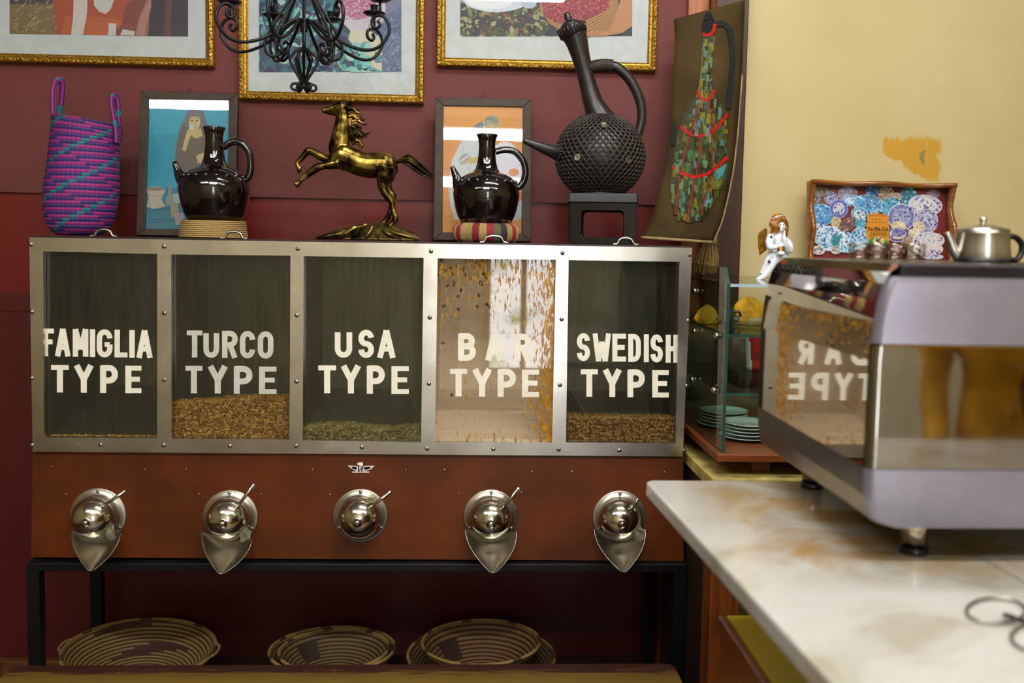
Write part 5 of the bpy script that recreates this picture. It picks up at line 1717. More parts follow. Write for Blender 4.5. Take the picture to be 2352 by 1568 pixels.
# polished edge of the sheet
pane.box(xlc - .0004, xlc + .0064, yfc - .001, yfc + .0012, zb1, f_.z, 1)
pane.obox(((xlc + .003), yfc + .015, (f_.z + g_.z) / 2), (.0034, 0, 0), ((0, .015, (g_.z - f_.z) / 2)), (0, .0006, .0006), 1)
pane.build('side_pane', [M_GREENG, M_GLEDGE], cab)
for nm, zz, d0 in (('top_shelf', ztop, 0), ('shelf', PY(1700, 768, yfc).z, .004), ('shelf', PY(1700, 903, yfc).z, .004)):
    s_ = MB().box(xlc + .0065, xrc - .01, yfc + d0, YB - .1, zz - .006, zz, 0)
    s_.box(xlc + .0065, xrc - .01, yfc + d0 - .0012, yfc + d0, zz - .0065, zz, 1)
    s_.build(nm, [M_GREENG, M_GLEDGE if nm != 'top_shelf' else plain('bright glass edge', 'a9bcc6', .2, var=.05)], cab)
zs1 = PY(1700, 768, yfc).z + .0008; zs2 = PY(1700, 903, yfc).z + .0008
MB().box(xlc + .007, xrc, YB - .1, YB - .09, zb1, ztop - .1).build('back_panel', plain('mirror back', 'b4ae9c', .14, .9), cab)
MB().box(xrc - .01, xrc - .004, yfc, YB - .1, zb1, ztop).build('end_pane', M_GREENG, cab)
for (x, y) in ((1599, 668), (1598, 760), (1650, 771), (1593, 871), (1644, 896)):
    p = PX(x, y, xlc)
    MB().lathe([(.004, -.004), (.006, 0), (.0075, .003), (.006, .008), (.002, .010)], p, (-1, 0, 0), 14).build('pane_clip', M_CHROME, cab)
# plates
M_CHINA = plain('pale blue white china', 'c6d6d2', 0.18, var=.03, coat=.4)
def plate_mesh(k=1.0):
    prof = [(.030 * k, 0), (.031 * k, .002), (.040 * k, .0035), (.0575 * k, .0085), (.058 * k, .0098), (.055 * k, .0095), (.040 * k, .0055), (.031 * k, .0038), (.001, .0036)]
    return MB().lathe(prof, (0, 0, 0), n=56)
WHERE = ['bottom', 'second from the bottom', 'middle', 'second from the top', 'topmost']
first = None
for nm, (cx, cy), yy in (('left rear', (1661, 960), .10), ('right front', (1716, 1008), -.045)):
    c = PY(cx, cy, yy); c.z = zb1 + .0006
    for i in range(5):
        if first is None:
            first = plate_mesh().build('plate', M_CHINA, origin=(0, 0, 0)); o = first
        else:
            o = first.copy(); C.objects.link(o)
        s = 1.0 if i else 1.06
        o.scale = (s, s, 1)
        o.location = (c.x + R.uniform(-.0015, .0015) - (.004 if i == 0 else 0), yy, c.z + i * .0078)
        o['label'] = 'pale china plate, %s of the %s stack in the display cabinet' % (WHERE[i], nm)
        o['category'] = 'plate'; o['group'] = 'china plates in the display cabinet'
# things on the glass shelves
M_CLOTHY = plain('reflected yellow cloth', 'c98f12', 0.8, var=.2, vscale=30, bump=.2, bscale=80)
def bundle(cx, yb__, w, h, yy, z, label, seed):  # solid stand-in for a yellow coat reflected in the cabinet's mirror back
    c = PY(cx, yb__, yy); rr = random.Random(seed)
    rows = []
    for i in range(17):
        t = i / 16; row = []
        for j in range(40):
            a = 2 * pi * j / 40
            fold = 1 + .10 * sin(a * 5 + t * 3 + seed) + .06 * sin(a * 9 - t * 5)
            r = w * (sin(pi * (.18 + .82 * t) ** .9) ** .55 if t < 1 else 0.01) * fold
            row.append((c.x + r * cos(a), yy + r * .55 * sin(a), z + h * t * (1 + .12 * sin(a * 2 + seed))))
        rows.append(row)
    m = MB(); m.grid(rows, 0, True); k = m.add(rows[0]); m.face(range(k + 39, k - 1, -1)); 
    o = m.build('reflected_cloth', M_CLOTHY, label=label, cat='cloth')
    return o
bundle(1720, 718, .040, .055, .16, zs1, 'larger reflected yellow cloth modelled as a bundle on the upper glass shelf, beside the machine', 1)
bundle(1624, 735, .028, .042, .06, zs1, 'smaller reflected yellow cloth modelled as a bundle on the upper glass shelf, behind the side pane', 4)
def mug(cx, cyb, yy, z, r, h, mat, nm, label, hdl=True, cat='mug'):
    c = PY(cx, cyb, yy); c = Vector((c.x, yy, z))
    t = thing(nm, c, label, cat)
    MB().lathe([(r * .8, 0), (r * .95, h * .1), (r, h), (r * .93, h), (r * .88, h * .12), (.001, h * .1)], c, n=32).build('cup_body', mat, t)
    if hdl:
        MB().tube(spl([c + Vector((r * .95, -.004, h * .8)), c + Vector((r * 1.6, -.006, h * .78)), c + Vector((r * 1.7, -.006, h * .4)), c + Vector((r * .9, -.004, h * .22))], 6), .0032, 8).build('handle', mat, t)
    return t
mug(1668, 718, .09, zs1, .019, .034, plain('dark stoneware', '2a2c34', .3), 'dark_mug', 'dark stoneware mug on the upper glass shelf between the yellow bundles')
c = PY(1735, 838, .17); c = Vector((c.x, .17, zs2))
t = thing('paper_cup', c, 'red and white paper cup printed HOT on the lower glass shelf', 'cup')
m = MB()
H_ = PY(1735, 764, .17).z - zs2
rows = 14; N = 48
prof = [(.022 + .010 * i / rows, H_ * i / rows) for i in range(rows + 1)]
m.lathe(prof, c, n=N, colf=lambda i, j: 'd8d2c8' if 24 <= j < 28.5 + (rows - i) * .15 else 'b01818')
m.tube([c + Vector((cos(2 * pi * q / 32) * .032, sin(2 * pi * q / 32) * .032, H_)) for q in range(32)], .0016, 6, closed=True, colf=lambda i, j: 'e0dcd4')
m.build('cup_body', colattr('printed card', .45, var=.04), t)
m = MB()
for k, ch_ in enumerate('HOT'):
    def pt(x, y, k=k):
        th = -pi / 2 - .02 + (x - 1737) * .026; h = (836 - y) / 74 * H_
        r = .022 + .010 * h / H_ + .0005
        return Vector((c.x + r * cos(th), .17 + r * sin(th), zs2 + h))
    GL_ = ch_
    letter(m, ch_, 1720 + k * 12, 1729.5 + k * 12, 797, 813, 2.4, pt, 2.2)
m.build('cup_lettering', plain('dark red print', '4a0c0c', .5), t)
# clear box with a sheet of cutlery on the lower shelf
bx = PY(1715, 880, -.06)
cb_ = thing('clear_box', (bx.x, -.06, zs2), 'clear plastic box on the lower glass shelf', 'box')
m = MB().box(bx.x - .035, bx.x + .06, -.11, 0.0, zs2, zs2 + .002); 
m.box(bx.x - .035, bx.x - .0335, -.11, 0, zs2, zs2 + .03); m.box(bx.x - .035, bx.x + .06, -.11, -.1085, zs2, zs2 + .03); m.box(bx.x - .035, bx.x + .06, -.0015, 0, zs2, zs2 + .03); m.box(bx.x + .0585, bx.x + .06, -.11, 0, zs2, zs2 + .03)
m.build('box_shell', M_CLEAR, cb_)
dsh = PY(1680, 742, -.02)
m = MB().lathe([(.03, 0), (.05, .003), (.085, .016), (.083, .018), (.05, .006), (.001, .004)], (dsh.x + .045, -.03, zs1), n=48)
tag(m.build('glass_dish', M_GREENG), 'shallow clear glass dish on the upper glass shelf', 'dish')

# ------------------------------------------------------------------ angel figurine on the cabinet
ya = .10
def G8(x, y, dy=0.0): return PY(1720 + x / 8.25, 470 + y / 8.25, ya + dy)
k8 = (PY(1850, 600, ya) - PY(1750, 600, ya)).length / 100 / 8.25
M_PORC = plain('white porcelain', 'dfe4ec', 0.2, var=.03, coat=.4)
M_GILD = plain('gilded porcelain', '8e6214', 0.35, .5, var=.3, vscale=90)
M_HAIR = plain('auburn glaze hair', '8c5a1c', 0.3, 0, var=.45, vscale=110)
g0 = G8(420, 1480)
ang_ = thing('angel_figurine', (g0.x, ya, ztop), 'white porcelain angel girl with gold wing holding a bell, on the glass cabinet', 'figurine')
am = MB()
def al(pts, n=14, flat=.85):
    P_ = [G8(p[0], p[1], p[3] if len(p) > 3 else 0) for p in pts]
    s_ = spl(P_, 5)
    am.tube(s_, [interp([(i, p[2] * k8) for i, p in enumerate(pts)], q / 5) for q in range(len(s_))], n, flat=flat)
al([(610, 560, 50), (560, 640, 120), (560, 740, 135), (560, 830, 130), (580, 930, 140), (640, 1060, 150), (680, 1180, 140), (720, 1330, 150), (720, 1480, 165)])
al([(520, 900, 110, -.004), (430, 980, 105, -.008), (350, 1120, 85, -.01), (290, 1240, 66, -.01), (240, 1320, 55, -.01)])
al([(560, 920, 100, -.012), (480, 1080, 95, -.014), (390, 1220, 75, -.016), (300, 1340, 60, -.016), (230, 1390, 45, -.016)])
al([(270, 1360, 40, -.016), (220, 1390, 50, -.018), (180, 1425, 52, -.02), (150, 1400, 34, -.022)])
al([(430, 590, 75, -.012), (390, 700, 80, -.018), (410, 800, 74, -.024), (480, 800, 60, -.03), (560, 790, 40, -.032)])
al([(680, 640, 55, -.004), (760, 760, 75, -.01), (750, 860, 80, -.016), (700, 760, 66, -.024), (670, 640, 50, -.026), (672, 560, 26, -.026), (682, 490, 14, -.024)])
al([(600, 600, 45), (610, 520, 42)])
body = fuse(am, .0011, 3); 
body.v = [Vector((v.x, v.y, max(v.z, ztop + .0003))) for v in body.v]
body.build('robed_body', M_PORC, ang_)
hd_ = MB()
hd_.ell(G8(615, 415, -.004), (82 * k8, 70 * k8, 105 * k8), 20)
hd_.ell(G8(648, 425, -.0125), (13 * k8, 14 * k8, 18 * k8), 8)
hd_.ell(G8(625, 470, -.008), (45 * k8, 40 * k8, 40 * k8), 12)
hd_ = fuse(hd_, .0009, 2)
head = hd_.build('head', M_PORC, ang_)
fe = MB()
for x in (598, 662): fe.ell(G8(x, 378, -.0125), (13 * k8, .0008, 10 * k8), 8)
fe.build('eye', plain('painted eye', '3a3036', .3), head)
fe = MB().ell(G8(640, 455, -.0128), (14 * k8, .0008, 6 * k8), 8).build('mouth', plain('painted lips', '8a4a40', .4), head)
ha = MB()
ha.ell(G8(560, 300, .004), (150 * k8, 110 * k8, 135 * k8), 22)
rr = random.Random(3)
for kx in range(24):
    s = kx / 23
    x0 = 430 + 210 * s; dy_ = -.010 - .004 * sin(pi * s)
    if s < .62:
        pts = [G8(x0 + 20, 270, dy_ + .004), G8(x0 - 20 + rr.uniform(-15, 15), 370, dy_), G8(x0 + 5 + rr.uniform(-20, 20), 450, dy_ + .002), G8(x0 - 15 + rr.uniform(-20, 20), 530, dy_ + .006)]
    else:
        pts = [G8(640, 240, -.012), G8(660 + (s - .6) * 90, 290, -.013), G8(690 + (s - .6) * 90, 360, -.008), G8(700 + (s - .6) * 70 + rr.uniform(-12, 12), 480, -.002), G8(720, 610, .004)]
    s_ = spl(pts, 4); ha.tube(s_, [interp([(0, 14), (.5, 24), (1, 10)], i / (len(s_) - 1)) * k8 for i in range(len(s_))], 7)
ha.build('hair', M_HAIR, ang_)
MB().tube(spl([G8(412, 272, -.008), G8(500, 235, -.018), G8(580, 215, -.016), G8(640, 205, -.012)], 5), 10 * k8, 8).build('hair_band', M_PORC, ang_)
wm = MB()
for kx in range(7):
    t = kx / 6
    x0 = 205 + 115 * t
    pts = [G8(310 + 20 * t, 450, .010), G8(x0 + 5, 520 + 20 * (1 - t), .012), G8(x0 - 12 * (1 - t), 700, .014), G8(x0 + 5, 960 - 90 * t, .014)]
    s_ = spl(pts, 6); wm.tube(s_, [interp([(0, 12), (.3, 22), (.8, 20), (1, 8)], i / (len(s_) - 1)) * k8 for i in range(len(s_))], 8, flat=.6)
wm.build('wing', M_GILD, ang_)
bc = G8(605, 950, -.030)
bl2 = thing('x', bc, None, None) if False else None
bell = MB().lathe([(78 * k8, 0), (74 * k8, 15 * k8), (64 * k8, 60 * k8), (60 * k8, 150 * k8), (52 * k8, 200 * k8), (30 * k8, 225 * k8), (6 * k8, 230 * k8)], bc, (0, .15, 1), 24, mf=lambda i, j: 1 if i in (2,) else 0)
bell.build('bell', [M_PORC, M_GILD], ang_)
sm_ = MB()
def star(cx, cy, r, dy):
    pts = []
    for i in range(10):
        a = -pi / 2 + pi * i / 5; q = r if i % 2 == 0 else r * .42
        pts.append(G8(cx + q * cos(a), cy + q * sin(a), dy))
    c0 = G8(cx, cy, dy)
    for i in range(10): sm_.poly([c0, pts[i], pts[(i + 1) % 10]])
star(385, 1080, 48, -.0245); star(425, 610, 40, -.0245)
sm_.build('star_hole', plain('star cut out', '15131a', .5), ang_)

# ------------------------------------------------------------------ tray with a china collage, leaning on the cream wall
nT = Vector((0, -cos(.10), sin(.10)))
pT = Vector((1.3, .325, ztop))
def T7(x, y): return 1840 + x / 6.533, 410 + y / 6.533
tray = thing('decorated_tray', (PL(2015, 560, pT, nT).x, .30, ztop), 'wavy edged wooden tray with a collage of blue and white china, against the cream wall', 'tray')
oc_ = [T7(95, 45), T7(2225, 105), T7(2245, 1500), T7(80, 1500)]
q = [PL(x, y, pT, nT) for x, y in oc_]
for i in (2, 3): 
    s = (ztop - q[i].z) / (q[i - 1 if i == 2 else 0].z - q[i].z); q[i] = q[i].lerp(q[1 if i == 2 else 0], s)
M_TRAYW = wood('honey tray wood', '6e3c10', 'a2642a', .25, (6, 6, 25), coat=.4)
m = MB()
for i in range(4):
    A_, B_ = q[i], q[(i + 1) % 4]
    cen = (q[0] + q[2]) / 2; mid = (A_ + B_) / 2
    inw = (cen - mid); inw = (inw - (B_ - A_).normalized() * inw.dot((B_ - A_).normalized())).normalized() * .011
    rows = []
    for k in range(33):
        t = k / 32; P_ = A_.lerp(B_, t)
        hgt = .046 - .017 * (1 - abs(2 * t - 1)) ** .6 + .008 * cos(t * 4 * pi)
        hgt = .020 + .024 * (.5 + .5 * cos(t * 4 * pi)) * (1.0 if i in (0, 2) else .9)
        rows.append([P_, P_ + nT * hgt * .94, P_ + nT * hgt + inw * .35, P_ + nT * hgt * .94 + inw, P_ + inw, P_])
    m.grid(rows, 0, False, True)
m.build('tray_rim', M_TRAYW, tray)
m = MB().prism(q, -nT * .006); m.build('tray_base', M_TRAYW, tray)
A = Art(pT + nT * .0006, nT, .00008)
def T(x, y): return T7(x, y)
A.poly([T(140, 110), T(2180, 150), T(2200, 1300), T(130, 1250)], '6e150e')
A.poly([T(140, 110), T(300, 112), T(500, 180), T(450, 400), T(140, 420)], '6a4a36')
rr = random.Random(77)
TCL = (*T7(150, 118), *T7(2170, 1290))
def dec(cx, cy, rx, ry, rot, cols, n):
    for k in range(n):
        a = rr.uniform(0, 6.3); f = sqrt(rr.uniform(0, 1)) * .92
        x, y = rx * f * cos(a), ry * f * sin(a)
        X, Y = cx + x * cos(rot) - y * sin(rot), cy + x * sin(rot) + y * cos(rot)
        s = rr.uniform(8, 26)
        X, Y = T(X, Y); A.ell(X, Y, s / 6.5, s * rr.uniform(.35, .8) / 6.5, rr.choice(cols), rr.uniform(0, 3), 6, clip=TCL)
def dish(cx, cy, rx, ry, rot, base, ring, cols, n, inner=None):
    rx, ry, n = rx * 1.14, ry * 1.14, int(n * 1.5)
    x, y = T(cx, cy); A.ell(x, y, rx / 6.533, ry / 6.533, base, rot, 26, clip=TCL)
    if ring: A.ell(x, y, rx * .92 / 6.533, ry * .92 / 6.533, ring, rot, 26, clip=TCL)
    dec(cx, cy, rx, ry, rot, cols, n)
    if inner: A.ell(x, y, rx * .66 / 6.533, ry * .66 / 6.533, inner, rot, 22, clip=TCL); dec(cx, cy, rx * .6, ry * .6, rot, cols, n // 2)
BL = ['2a5a9c', '4a86bc', '8fc0de', 'c8dcea', '1f4a8a', '6aa0cc']; PU = ['4a4a8c', '6a6aa8', 'c2bcd0', '8a86b4', '3c3c78']; TE = ['1f6a86', '4a9ab0', '9accd4', '2a7a9a']
dish(280, 200, 130, 60, 0, '9a8a7c', None, ['7a6a5c', 'b4a898', '5c5048'], 24)
dish(200, 300, 80, 60, 0, 'a8acb4', None, ['6a6c78', 'c8ccd4', '4a4a54'], 24)
dish(450, 290, 90, 85, 0, 'b4b4c4', '8a8aac', PU, 20, 'b8b4c8')
dish(700, 230, 130, 100, 0, 'a4a0b0', '8a8498', ['c2bec8', '7a768a'], 14)
dish(740, 330, 110, 72, 0, 'a8bede', '7fa2d0', BL, 14, 'cfe0ee')
dish(290, 540, 190, 145, .1, '7cb2da', '3d86bc', BL, 60, '5a9acc')
dish(565, 455, 122, 125, 0, '9aa8d8', '4c5eae', PU, 24, 'c8c4d4')
dish(1080, 190, 105, 60, 0, '3a78b0', '2a6aa8', BL, 8)
dish(1275, 230, 105, 95, 0, 'd2c0a4', 'cfbca0', ['8a6e54', 'b4987c', 'e4d8c4'], 40)
dish(1610, 270, 120, 120, 0, '4a8a9c', '2f7488', TE, 40); dish(1440, 270, 60, 50, .6, 'cfb8ac', None, ['b49a90'], 6)
dish(1980, 230, 90, 60, 0, '9a7a90', None, ['7a5a78', 'b89ab0'], 12)
dish(1860, 400, 225, 140, .1, 'd4d0d8', 'ccc8d4', PU, 46, 'dcd8d4')
dish(1010, 385, 215, 125, .15, 'b8dcea', '6aa8d0', BL, 90, '5a9ecc')
dish(1340, 420, 135, 125, -.5, 'aadbe6', '5aa6c8', TE + BL, 50)
dish(1500, 580, 185, 180, 0, 'c8ccdc', '6c78b4', PU, 60, '9aa0c0')
dish(1880, 640, 150, 165, 0, 'c4c4d4', 'a4a4c4', PU, 60, 'c0c0d0')
dish(1760, 720, 80, 70, .3, 'd8c4a8', None, ['b89a7c', 'e4d6c0'], 10)
dish(870, 540, 115, 90, .3, 'a8cfe0', '5a9cc0', BL, 24, 'e0d8c4')
dish(520, 660, 70, 75, 0, 'd2c4a4', 'c8b48c', ['a8906c'], 14)
dish(690, 690, 130, 80, -.6, '8a7068', '6a4e4c', ['54383c', 'a89080'], 30)
dish(885, 680, 75, 60, 0, '7fc4d8', '3f98b8', TE, 20)
dish(270, 830, 130, 130, 0, 'dce2ec', None, PU + BL[:2], 60)
dish(420, 900, 190, 165, .2, 'cfe2ee', None, BL, 110)
dish(640, 900, 130, 90, .1, 'd8e8f0', None, BL, 40)
dish(870, 900, 130, 150, .2, 'b8d4e8', '8ab8d8', BL, 60, 'b4d0e4')
dish(510, 920, 60, 90, .2, '2f7f8a', None, TE, 14)
dish(1440, 830, 165, 110, 0, 'c8b8cc', '64528c', PU, 20, 'd4c8b8'); dish(1450, 720, 95, 70, .2, 'e0d0a8', 'd8c498', ['c4a878', 'ecdcc0'], 16); dish(1450, 810, 90, 60, 0, '9a8ab4', None, PU, 30)
dish(1690, 820, 80, 65, 0, 'dccfb4', None, ['b4a488', 'ece4d0'], 16)
dish(1590, 960, 90, 70, 0, 'b89a88', None, ['8a6a5c'], 12)
dish(1900, 930, 210, 110, 0, 'dcd4d4', 'd4ccd0', PU + ['e4dcd8'], 40); dish(1890, 1060, 200, 90, 0, 'd8ccd0', None, PU + ['e8dcd8'] * 3, 40)
dish(250, 1075, 90, 60, 0, 'd2c4b8', None, ['a88c7c', '6a6a90', 'e4dcd4'], 24); dish(510, 1075, 70, 55, 0, 'd2c8bc', None, ['a8907c', '6a6a90'], 16)
dish(670, 1060, 110, 50, 0, 'aacfe0', None, BL, 14); dish(1950, 1170, 150, 40, .05, 'c8c4d4', None, PU, 16)
A.poly([T(985, 535), T(1100, 520), T(1300, 555), T(1305, 990), T(1000, 990), T(960, 800)], 'd88a14')
A.ell(*T(1080, 985), 85 / 6.533, 95 / 6.533, '2a8a2a', 0, 16, 180, 360); A.ell(*T(1255, 985), 55 / 6.533, 60 / 6.533, '2a8a2a', 0, 12, 180, 360)
A.ell(*T(1150, 940), 85 / 6.533, 68 / 6.533, 'd8c898', 0, 22)
A.k += 1
def tp_(x, y): return A.pt(*T(x, y))
def tray_word(word, xs, y0, y1, w, col):
    for ch_, (x0, x1) in zip(word, xs):
        letter(A.mb, ch_, x0, x1, y0, y1, w, tp_, w * .9, 0, col)
GL['a'] = [arc(.5, .7, .5, .3, 0, 360), [(1, .4), (1, 1)]]; GL['o'] = [arc(.5, .7, .5, .3, 0, 360)]; GL['m'] = [[(0, .4), (0, 1)], [(0, .5), (.3, .4), (.5, .5), (.5, 1)], [(.5, .5), (.8, .4), (1, .5), (1, 1)]]
tray_word('To.Mo.Ca', [(970, 1015), (1018, 1050), (1054, 1064), (1078, 1130), (1134, 1160), (1165, 1174), (1190, 1230), (1236, 1275)], 728, 782, 11, '2c2410')
tray_word('COFFEE', [(1005 + 43 * k, 1039 + 43 * k) for k in range(6)], 812, 855, 9, '6a5210')
tray_word('TURCO', [(1035 + 34 * k, 1060 + 34 * k) for k in range(5)], 605, 630, 6, '3a2c10') if False else None
rr = random.Random(5)
for (y, x0, x1, h) in ((560, 1005, 1270, 26), (615, 1035, 1200, 24), (658, 980, 1295, 22)):
    x = x0
    while x < x1:
        w_ = rr.uniform(10, 20); A.k += 0
        A.mb.poly([A.pt(*T(x, y - h / 2)), A.pt(*T(x + w_ * .5, y - h / 2)), A.pt(*T(x + w_ * .4, y + h / 2)), A.pt(*T(x, y + h / 2))], 0, '3a2c10')
        x += w_ + 8
tray_word('K', [(1100, 1185)], 888, 980, 15, '3a2410')
A.mb.build('china_collage', M_ART, tray)

# ------------------------------------------------------------------ marble counter
zc0 = CAM.z - .372
def marble():
    t = NT('veined marble'); v = t.coord(scale=(1, 1, 1))
    n = t.noise(t.coord(scale=(1.0, 1.6, 1), rot=(0, 0, .5)), 3.2, 7, 0.62, 1.4)
    n2 = t.noise(v, 7.5, 5, 0.6, .8)
    base = t.ramp(n, [(0.36, 'a09a88'), (0.45, 'b4b0a4'), (0.54, 'bcbab2'), (0.75, 'bfbfba')])
    st = t.ramp(t.math('MULTIPLY', n2, 1.0), [(0.40, 0.0), (0.58, 1.0)])
    g = t.node('ShaderNodeNewGeometry'); sx = t.node('ShaderNodeSeparateXYZ'); t.link(g.outputs['Position'], sx.inputs[0])
    # coffee browned strip in front of the machine
    mr = t.node('ShaderNodeMapRange', interpolation_type='SMOOTHSTEP'); t.link(sx.outputs['X'], mr.inputs[0]); mr.inputs[1].default_value = .54; mr.inputs[2].default_value = .66
    my = t.node('ShaderNodeMapRange', interpolation_type='SMOOTHSTEP'); t.link(sx.outputs['Y'], my.inputs[0]); my.inputs[1].default_value = -1.17; my.inputs[2].default_value = -1.02
    f = t.math('MULTIPLY', st, t.math('MULTIPLY', mr.outputs[0], my.outputs[0]))
    t.set(Base_Color=t.mix(t.math('MULTIPLY', f, .8), base, 'a67a36'), Roughness=0.16, Coat_Weight=.3)
    return t.m
M_MARBLE = marble()
cl_ = PZ(1490, 1112, zc0); cn = PZ(1900, 1566, zc0); bk_ = PZ(1850, 1096, zc0)
yB_ = (bk_.y + cl_.y) / 2 + .003
dxy = (cn.x - cl_.x) / (cn.y - cl_.y)
xN = cl_.x + dxy * (-2.02 - yB_)
pts = []
r_ = .016
for i in range(9):
    a = radians(180 - 90 * i / 8) 
    pts.append(Vector((cl_.x + r_ + r_ * cos(a) - .001, yB_ - r_ + r_ * sin(a), zc0)))
pts = [Vector((xN, -1.9, zc0))] + pts + [Vector((1.75, yB_, zc0)), Vector((1.75, -1.9, zc0))]
cnt = thing('marble_counter', (1.1, -1.3, 0), 'white veined marble counter top with rounded corner carrying the coffee machine', 'counter')
MB().prism(pts[::-1], (0, 0, -.024)).build('marble_slab', M_MARBLE, cnt, bevel=.004)
MB().box(.80, 1.7, -1.85, yB_ - .06, 0, zc0 - .024).build('counter_base', M_LEGW, cnt)
ja = PZ(2180, 1240, zc0); jb = PZ(2352, 1338, zc0)
d = (jb - ja).normalized(); nn = Vector((-d.y, d.x, 0))
j0 = ja - d * .6; j1 = jb + d * .35
MB().poly([j0 + nn * .001 + Vector((0, 0, .0003)), j0 - nn * .001 + Vector((0, 0, .0003)), j1 - nn * .001 + Vector((0, 0, .0003)), j1 + nn * .001 + Vector((0, 0, .0003))]).build('slab_joint', plain('joint grime', '4a4236', .6), cnt)
# yellow topped desk below
zd = .80
d0 = PZ(1655, 1411, zd); d1 = PZ(1776, 1568, zd)
dsk = thing('desk', (1.0, -1.2, 0), 'wooden desk with a yellow top beneath the marble counter edge', 'desk')
M_DESKY = plain('yellow laminate', 'bfa20a', 0.35, var=.05)
M_DESKW = wood('red brown desk wood', '5e2a10', '8a4820', .35, (3, 25, 25))
xd = (d0.x + d1.x) / 2
MB().box(xd + .004, .795, -1.8, d0.y - .004, zd - .01, zd).build('desk_top', M_DESKY, dsk)
MB().box(xd - .010, xd + .004, -1.8, d0.y, zd - .03, zd - .001).build('edge_strip', M_DESKW, dsk, bevel=.003)
MB().box(xd - .004, xd + .016, -1.8, d0.y - .01, 0, zd - .03).build('side_panel', M_DESKW, dsk)
MB().box(xd + .016, .795, d0.y - .03, d0.y - .012, 0, zd - .012).build('back_panel', M_DESKW, dsk)

# ------------------------------------------------------------------ coffee machine
YN, YFm = -1.09, -.68
XS = .70
def NF(x, y): return PY(x, y, YN)
mach = thing('espresso_machine', (1.05, (YN + YFm) / 2, zc0), 'silver espresso machine with mirrored side on the marble counter', 'coffee machine')
zb_m = NF(2060, 1212).z; zmir0 = NF(2040, 1079).z; zmir1 = NF(2040, 790).z; zsil1 = NF(2060, 636).z; ztm = NF(2090, 607).z
zsk = NF(2040, 1142).z
off = lambda px: NF(px, 800).x - NF(2031, 800).x
prof = [(off(2088), zb_m), (off(2060), zb_m + .004), (off(2044), NF(2040, 1190).z), (off(2034), zsk), (0.0, zmir0 - .004), (0.0, zmir0), (0.0, NF(2031, 830).z), (off(2034), zmir1), (off(2039), NF(2031, 740).z), (off(2047), NF(2031, 690).z), (off(2058), NF(2031, 652).z), (off(2072), NF(2031, 626).z), (off(2096), ztm)]
XE = 1.50
def ring(y, inset=0.0):
    L = [Vector((XS + dx, y, z)) for dx, z in prof]
    Rr2 = [Vector((XE - dx, y, z)) for dx, z in prof[::-1]]
    if inset:
        c = Vector(((XS + XE) / 2, y, (zb_m + ztm) / 2))
        L = [p + (c - p).normalized() * inset for p in L]; Rr2 = [p + (c - p).normalized() * inset for p in Rr2]
    return L + Rr2
M_SILVER = plain('satin silver paint', '86838f', 0.32, 0.55, var=.03)
M_SKIRT = plain('dark satin metal', '5c5a56', 0.35, 0.75, var=.06)
M_MIRROR = plain('polished steel mirror', 'd2cec8', 0.035, 1.0, var=.01)
M_MIRRORD = plain('dark polished steel', '99958e', 0.06, 1.0, var=.02)
M_TOPB = plain('black cup tray', '17161c', 0.25, var=.2)
npf = len(prof)
m = MB()
def sidemat(i, j):
    j = j % (2 * npf)
    if j >= npf: j = 2 * npf - 2 - j
    if j < 0 or j == npf - 1: return 3 if j == npf - 1 else 0
    if j < 3: return 1
    if j < 5: return 0
    return 2
m.grid([ring(YN + .012), ring(YN + .02), ring((YN + YFm) / 2), ring(YFm - .008), ring(YFm, .008)], 0, True, False, mf=sidemat)
rf_ = ring(YFm, .008); k = m.add(rf_); m.face(list(range(k, k + len(rf_)))[::-1], 4)
m.build('machine_body', [M_SKIRT, steel('lower chamfer', '8a8476', 'a29c8c', .3, (3, 3, 3), 0), M_MIRROR, M_TOPB, M_SILVER], mach)
# rounded silver cap of the back, split in bands
def cap_z(zlo, zhi, mat, nm, dy=0.0, inset=0.0, lab=None):
    zs = sorted(set([zlo, zhi] + [z for _, z in prof if zlo < z < zhi]))
    pf = [(z, d) for d, z in prof]
    rows = []
    for z in zs:
        dx = interp(pf, z)
        row = []
        x0, x1 = XS + dx, XE - dx
        for fx, yy in ((0, YN + .012), (.0015, YN + .006), (.005, YN + .0018), (.010, YN)):
            row.append((x0 + fx + inset, yy + dy, z))
        for fx, yy in ((.010, YN), (.005, YN + .0018), (.0015, YN + .006), (0, YN + .012)):
            row.append((x1 - fx - inset, yy + dy, z))
        rows.append(row)
    g = MB(); g.grid(rows, 0, False, True)
    # close the band above and below
    for r in (rows[0][::-1], rows[-1]):
        q = [Vector(p) for p in r] + [Vector((r[-1][0], YN + .02, r[-1][2])), Vector((r[0][0], YN + .02, r[0][2]))]
        g.poly(q)
    return g.build(nm, mat, mach, label=lab)
cap_z(zb_m, zmir0, M_SILVER, 'back_panel', lab='lower silver back panel')
cap_z(zmir0 + .0008, zmir1 - .0025, M_MIRRORD, 'mirror_panel', .0015)
MB().box(XS + .012, XE - .012, YN - .0005, YN + .006, zmir1 - .0028, zmir1 - .0006).build('seam_bead', M_CHROME, mach)
cap_z(zmir1, zsil1, M_SILVER, 'back_panel', lab='upper silver back panel')
MB().box(XS + off(2090), XE - off(2090), YN + .004, YN + .016, zsil1, NF(2090, 604).z).build('cup_rail', M_TOPB, mach, bevel=.003)
MB().box(XS + off(2096), XE - off(2096), YN + .016, YFm - .012, ztm - .004, ztm - .001).build('cup_tray', M_TOPB, mach)
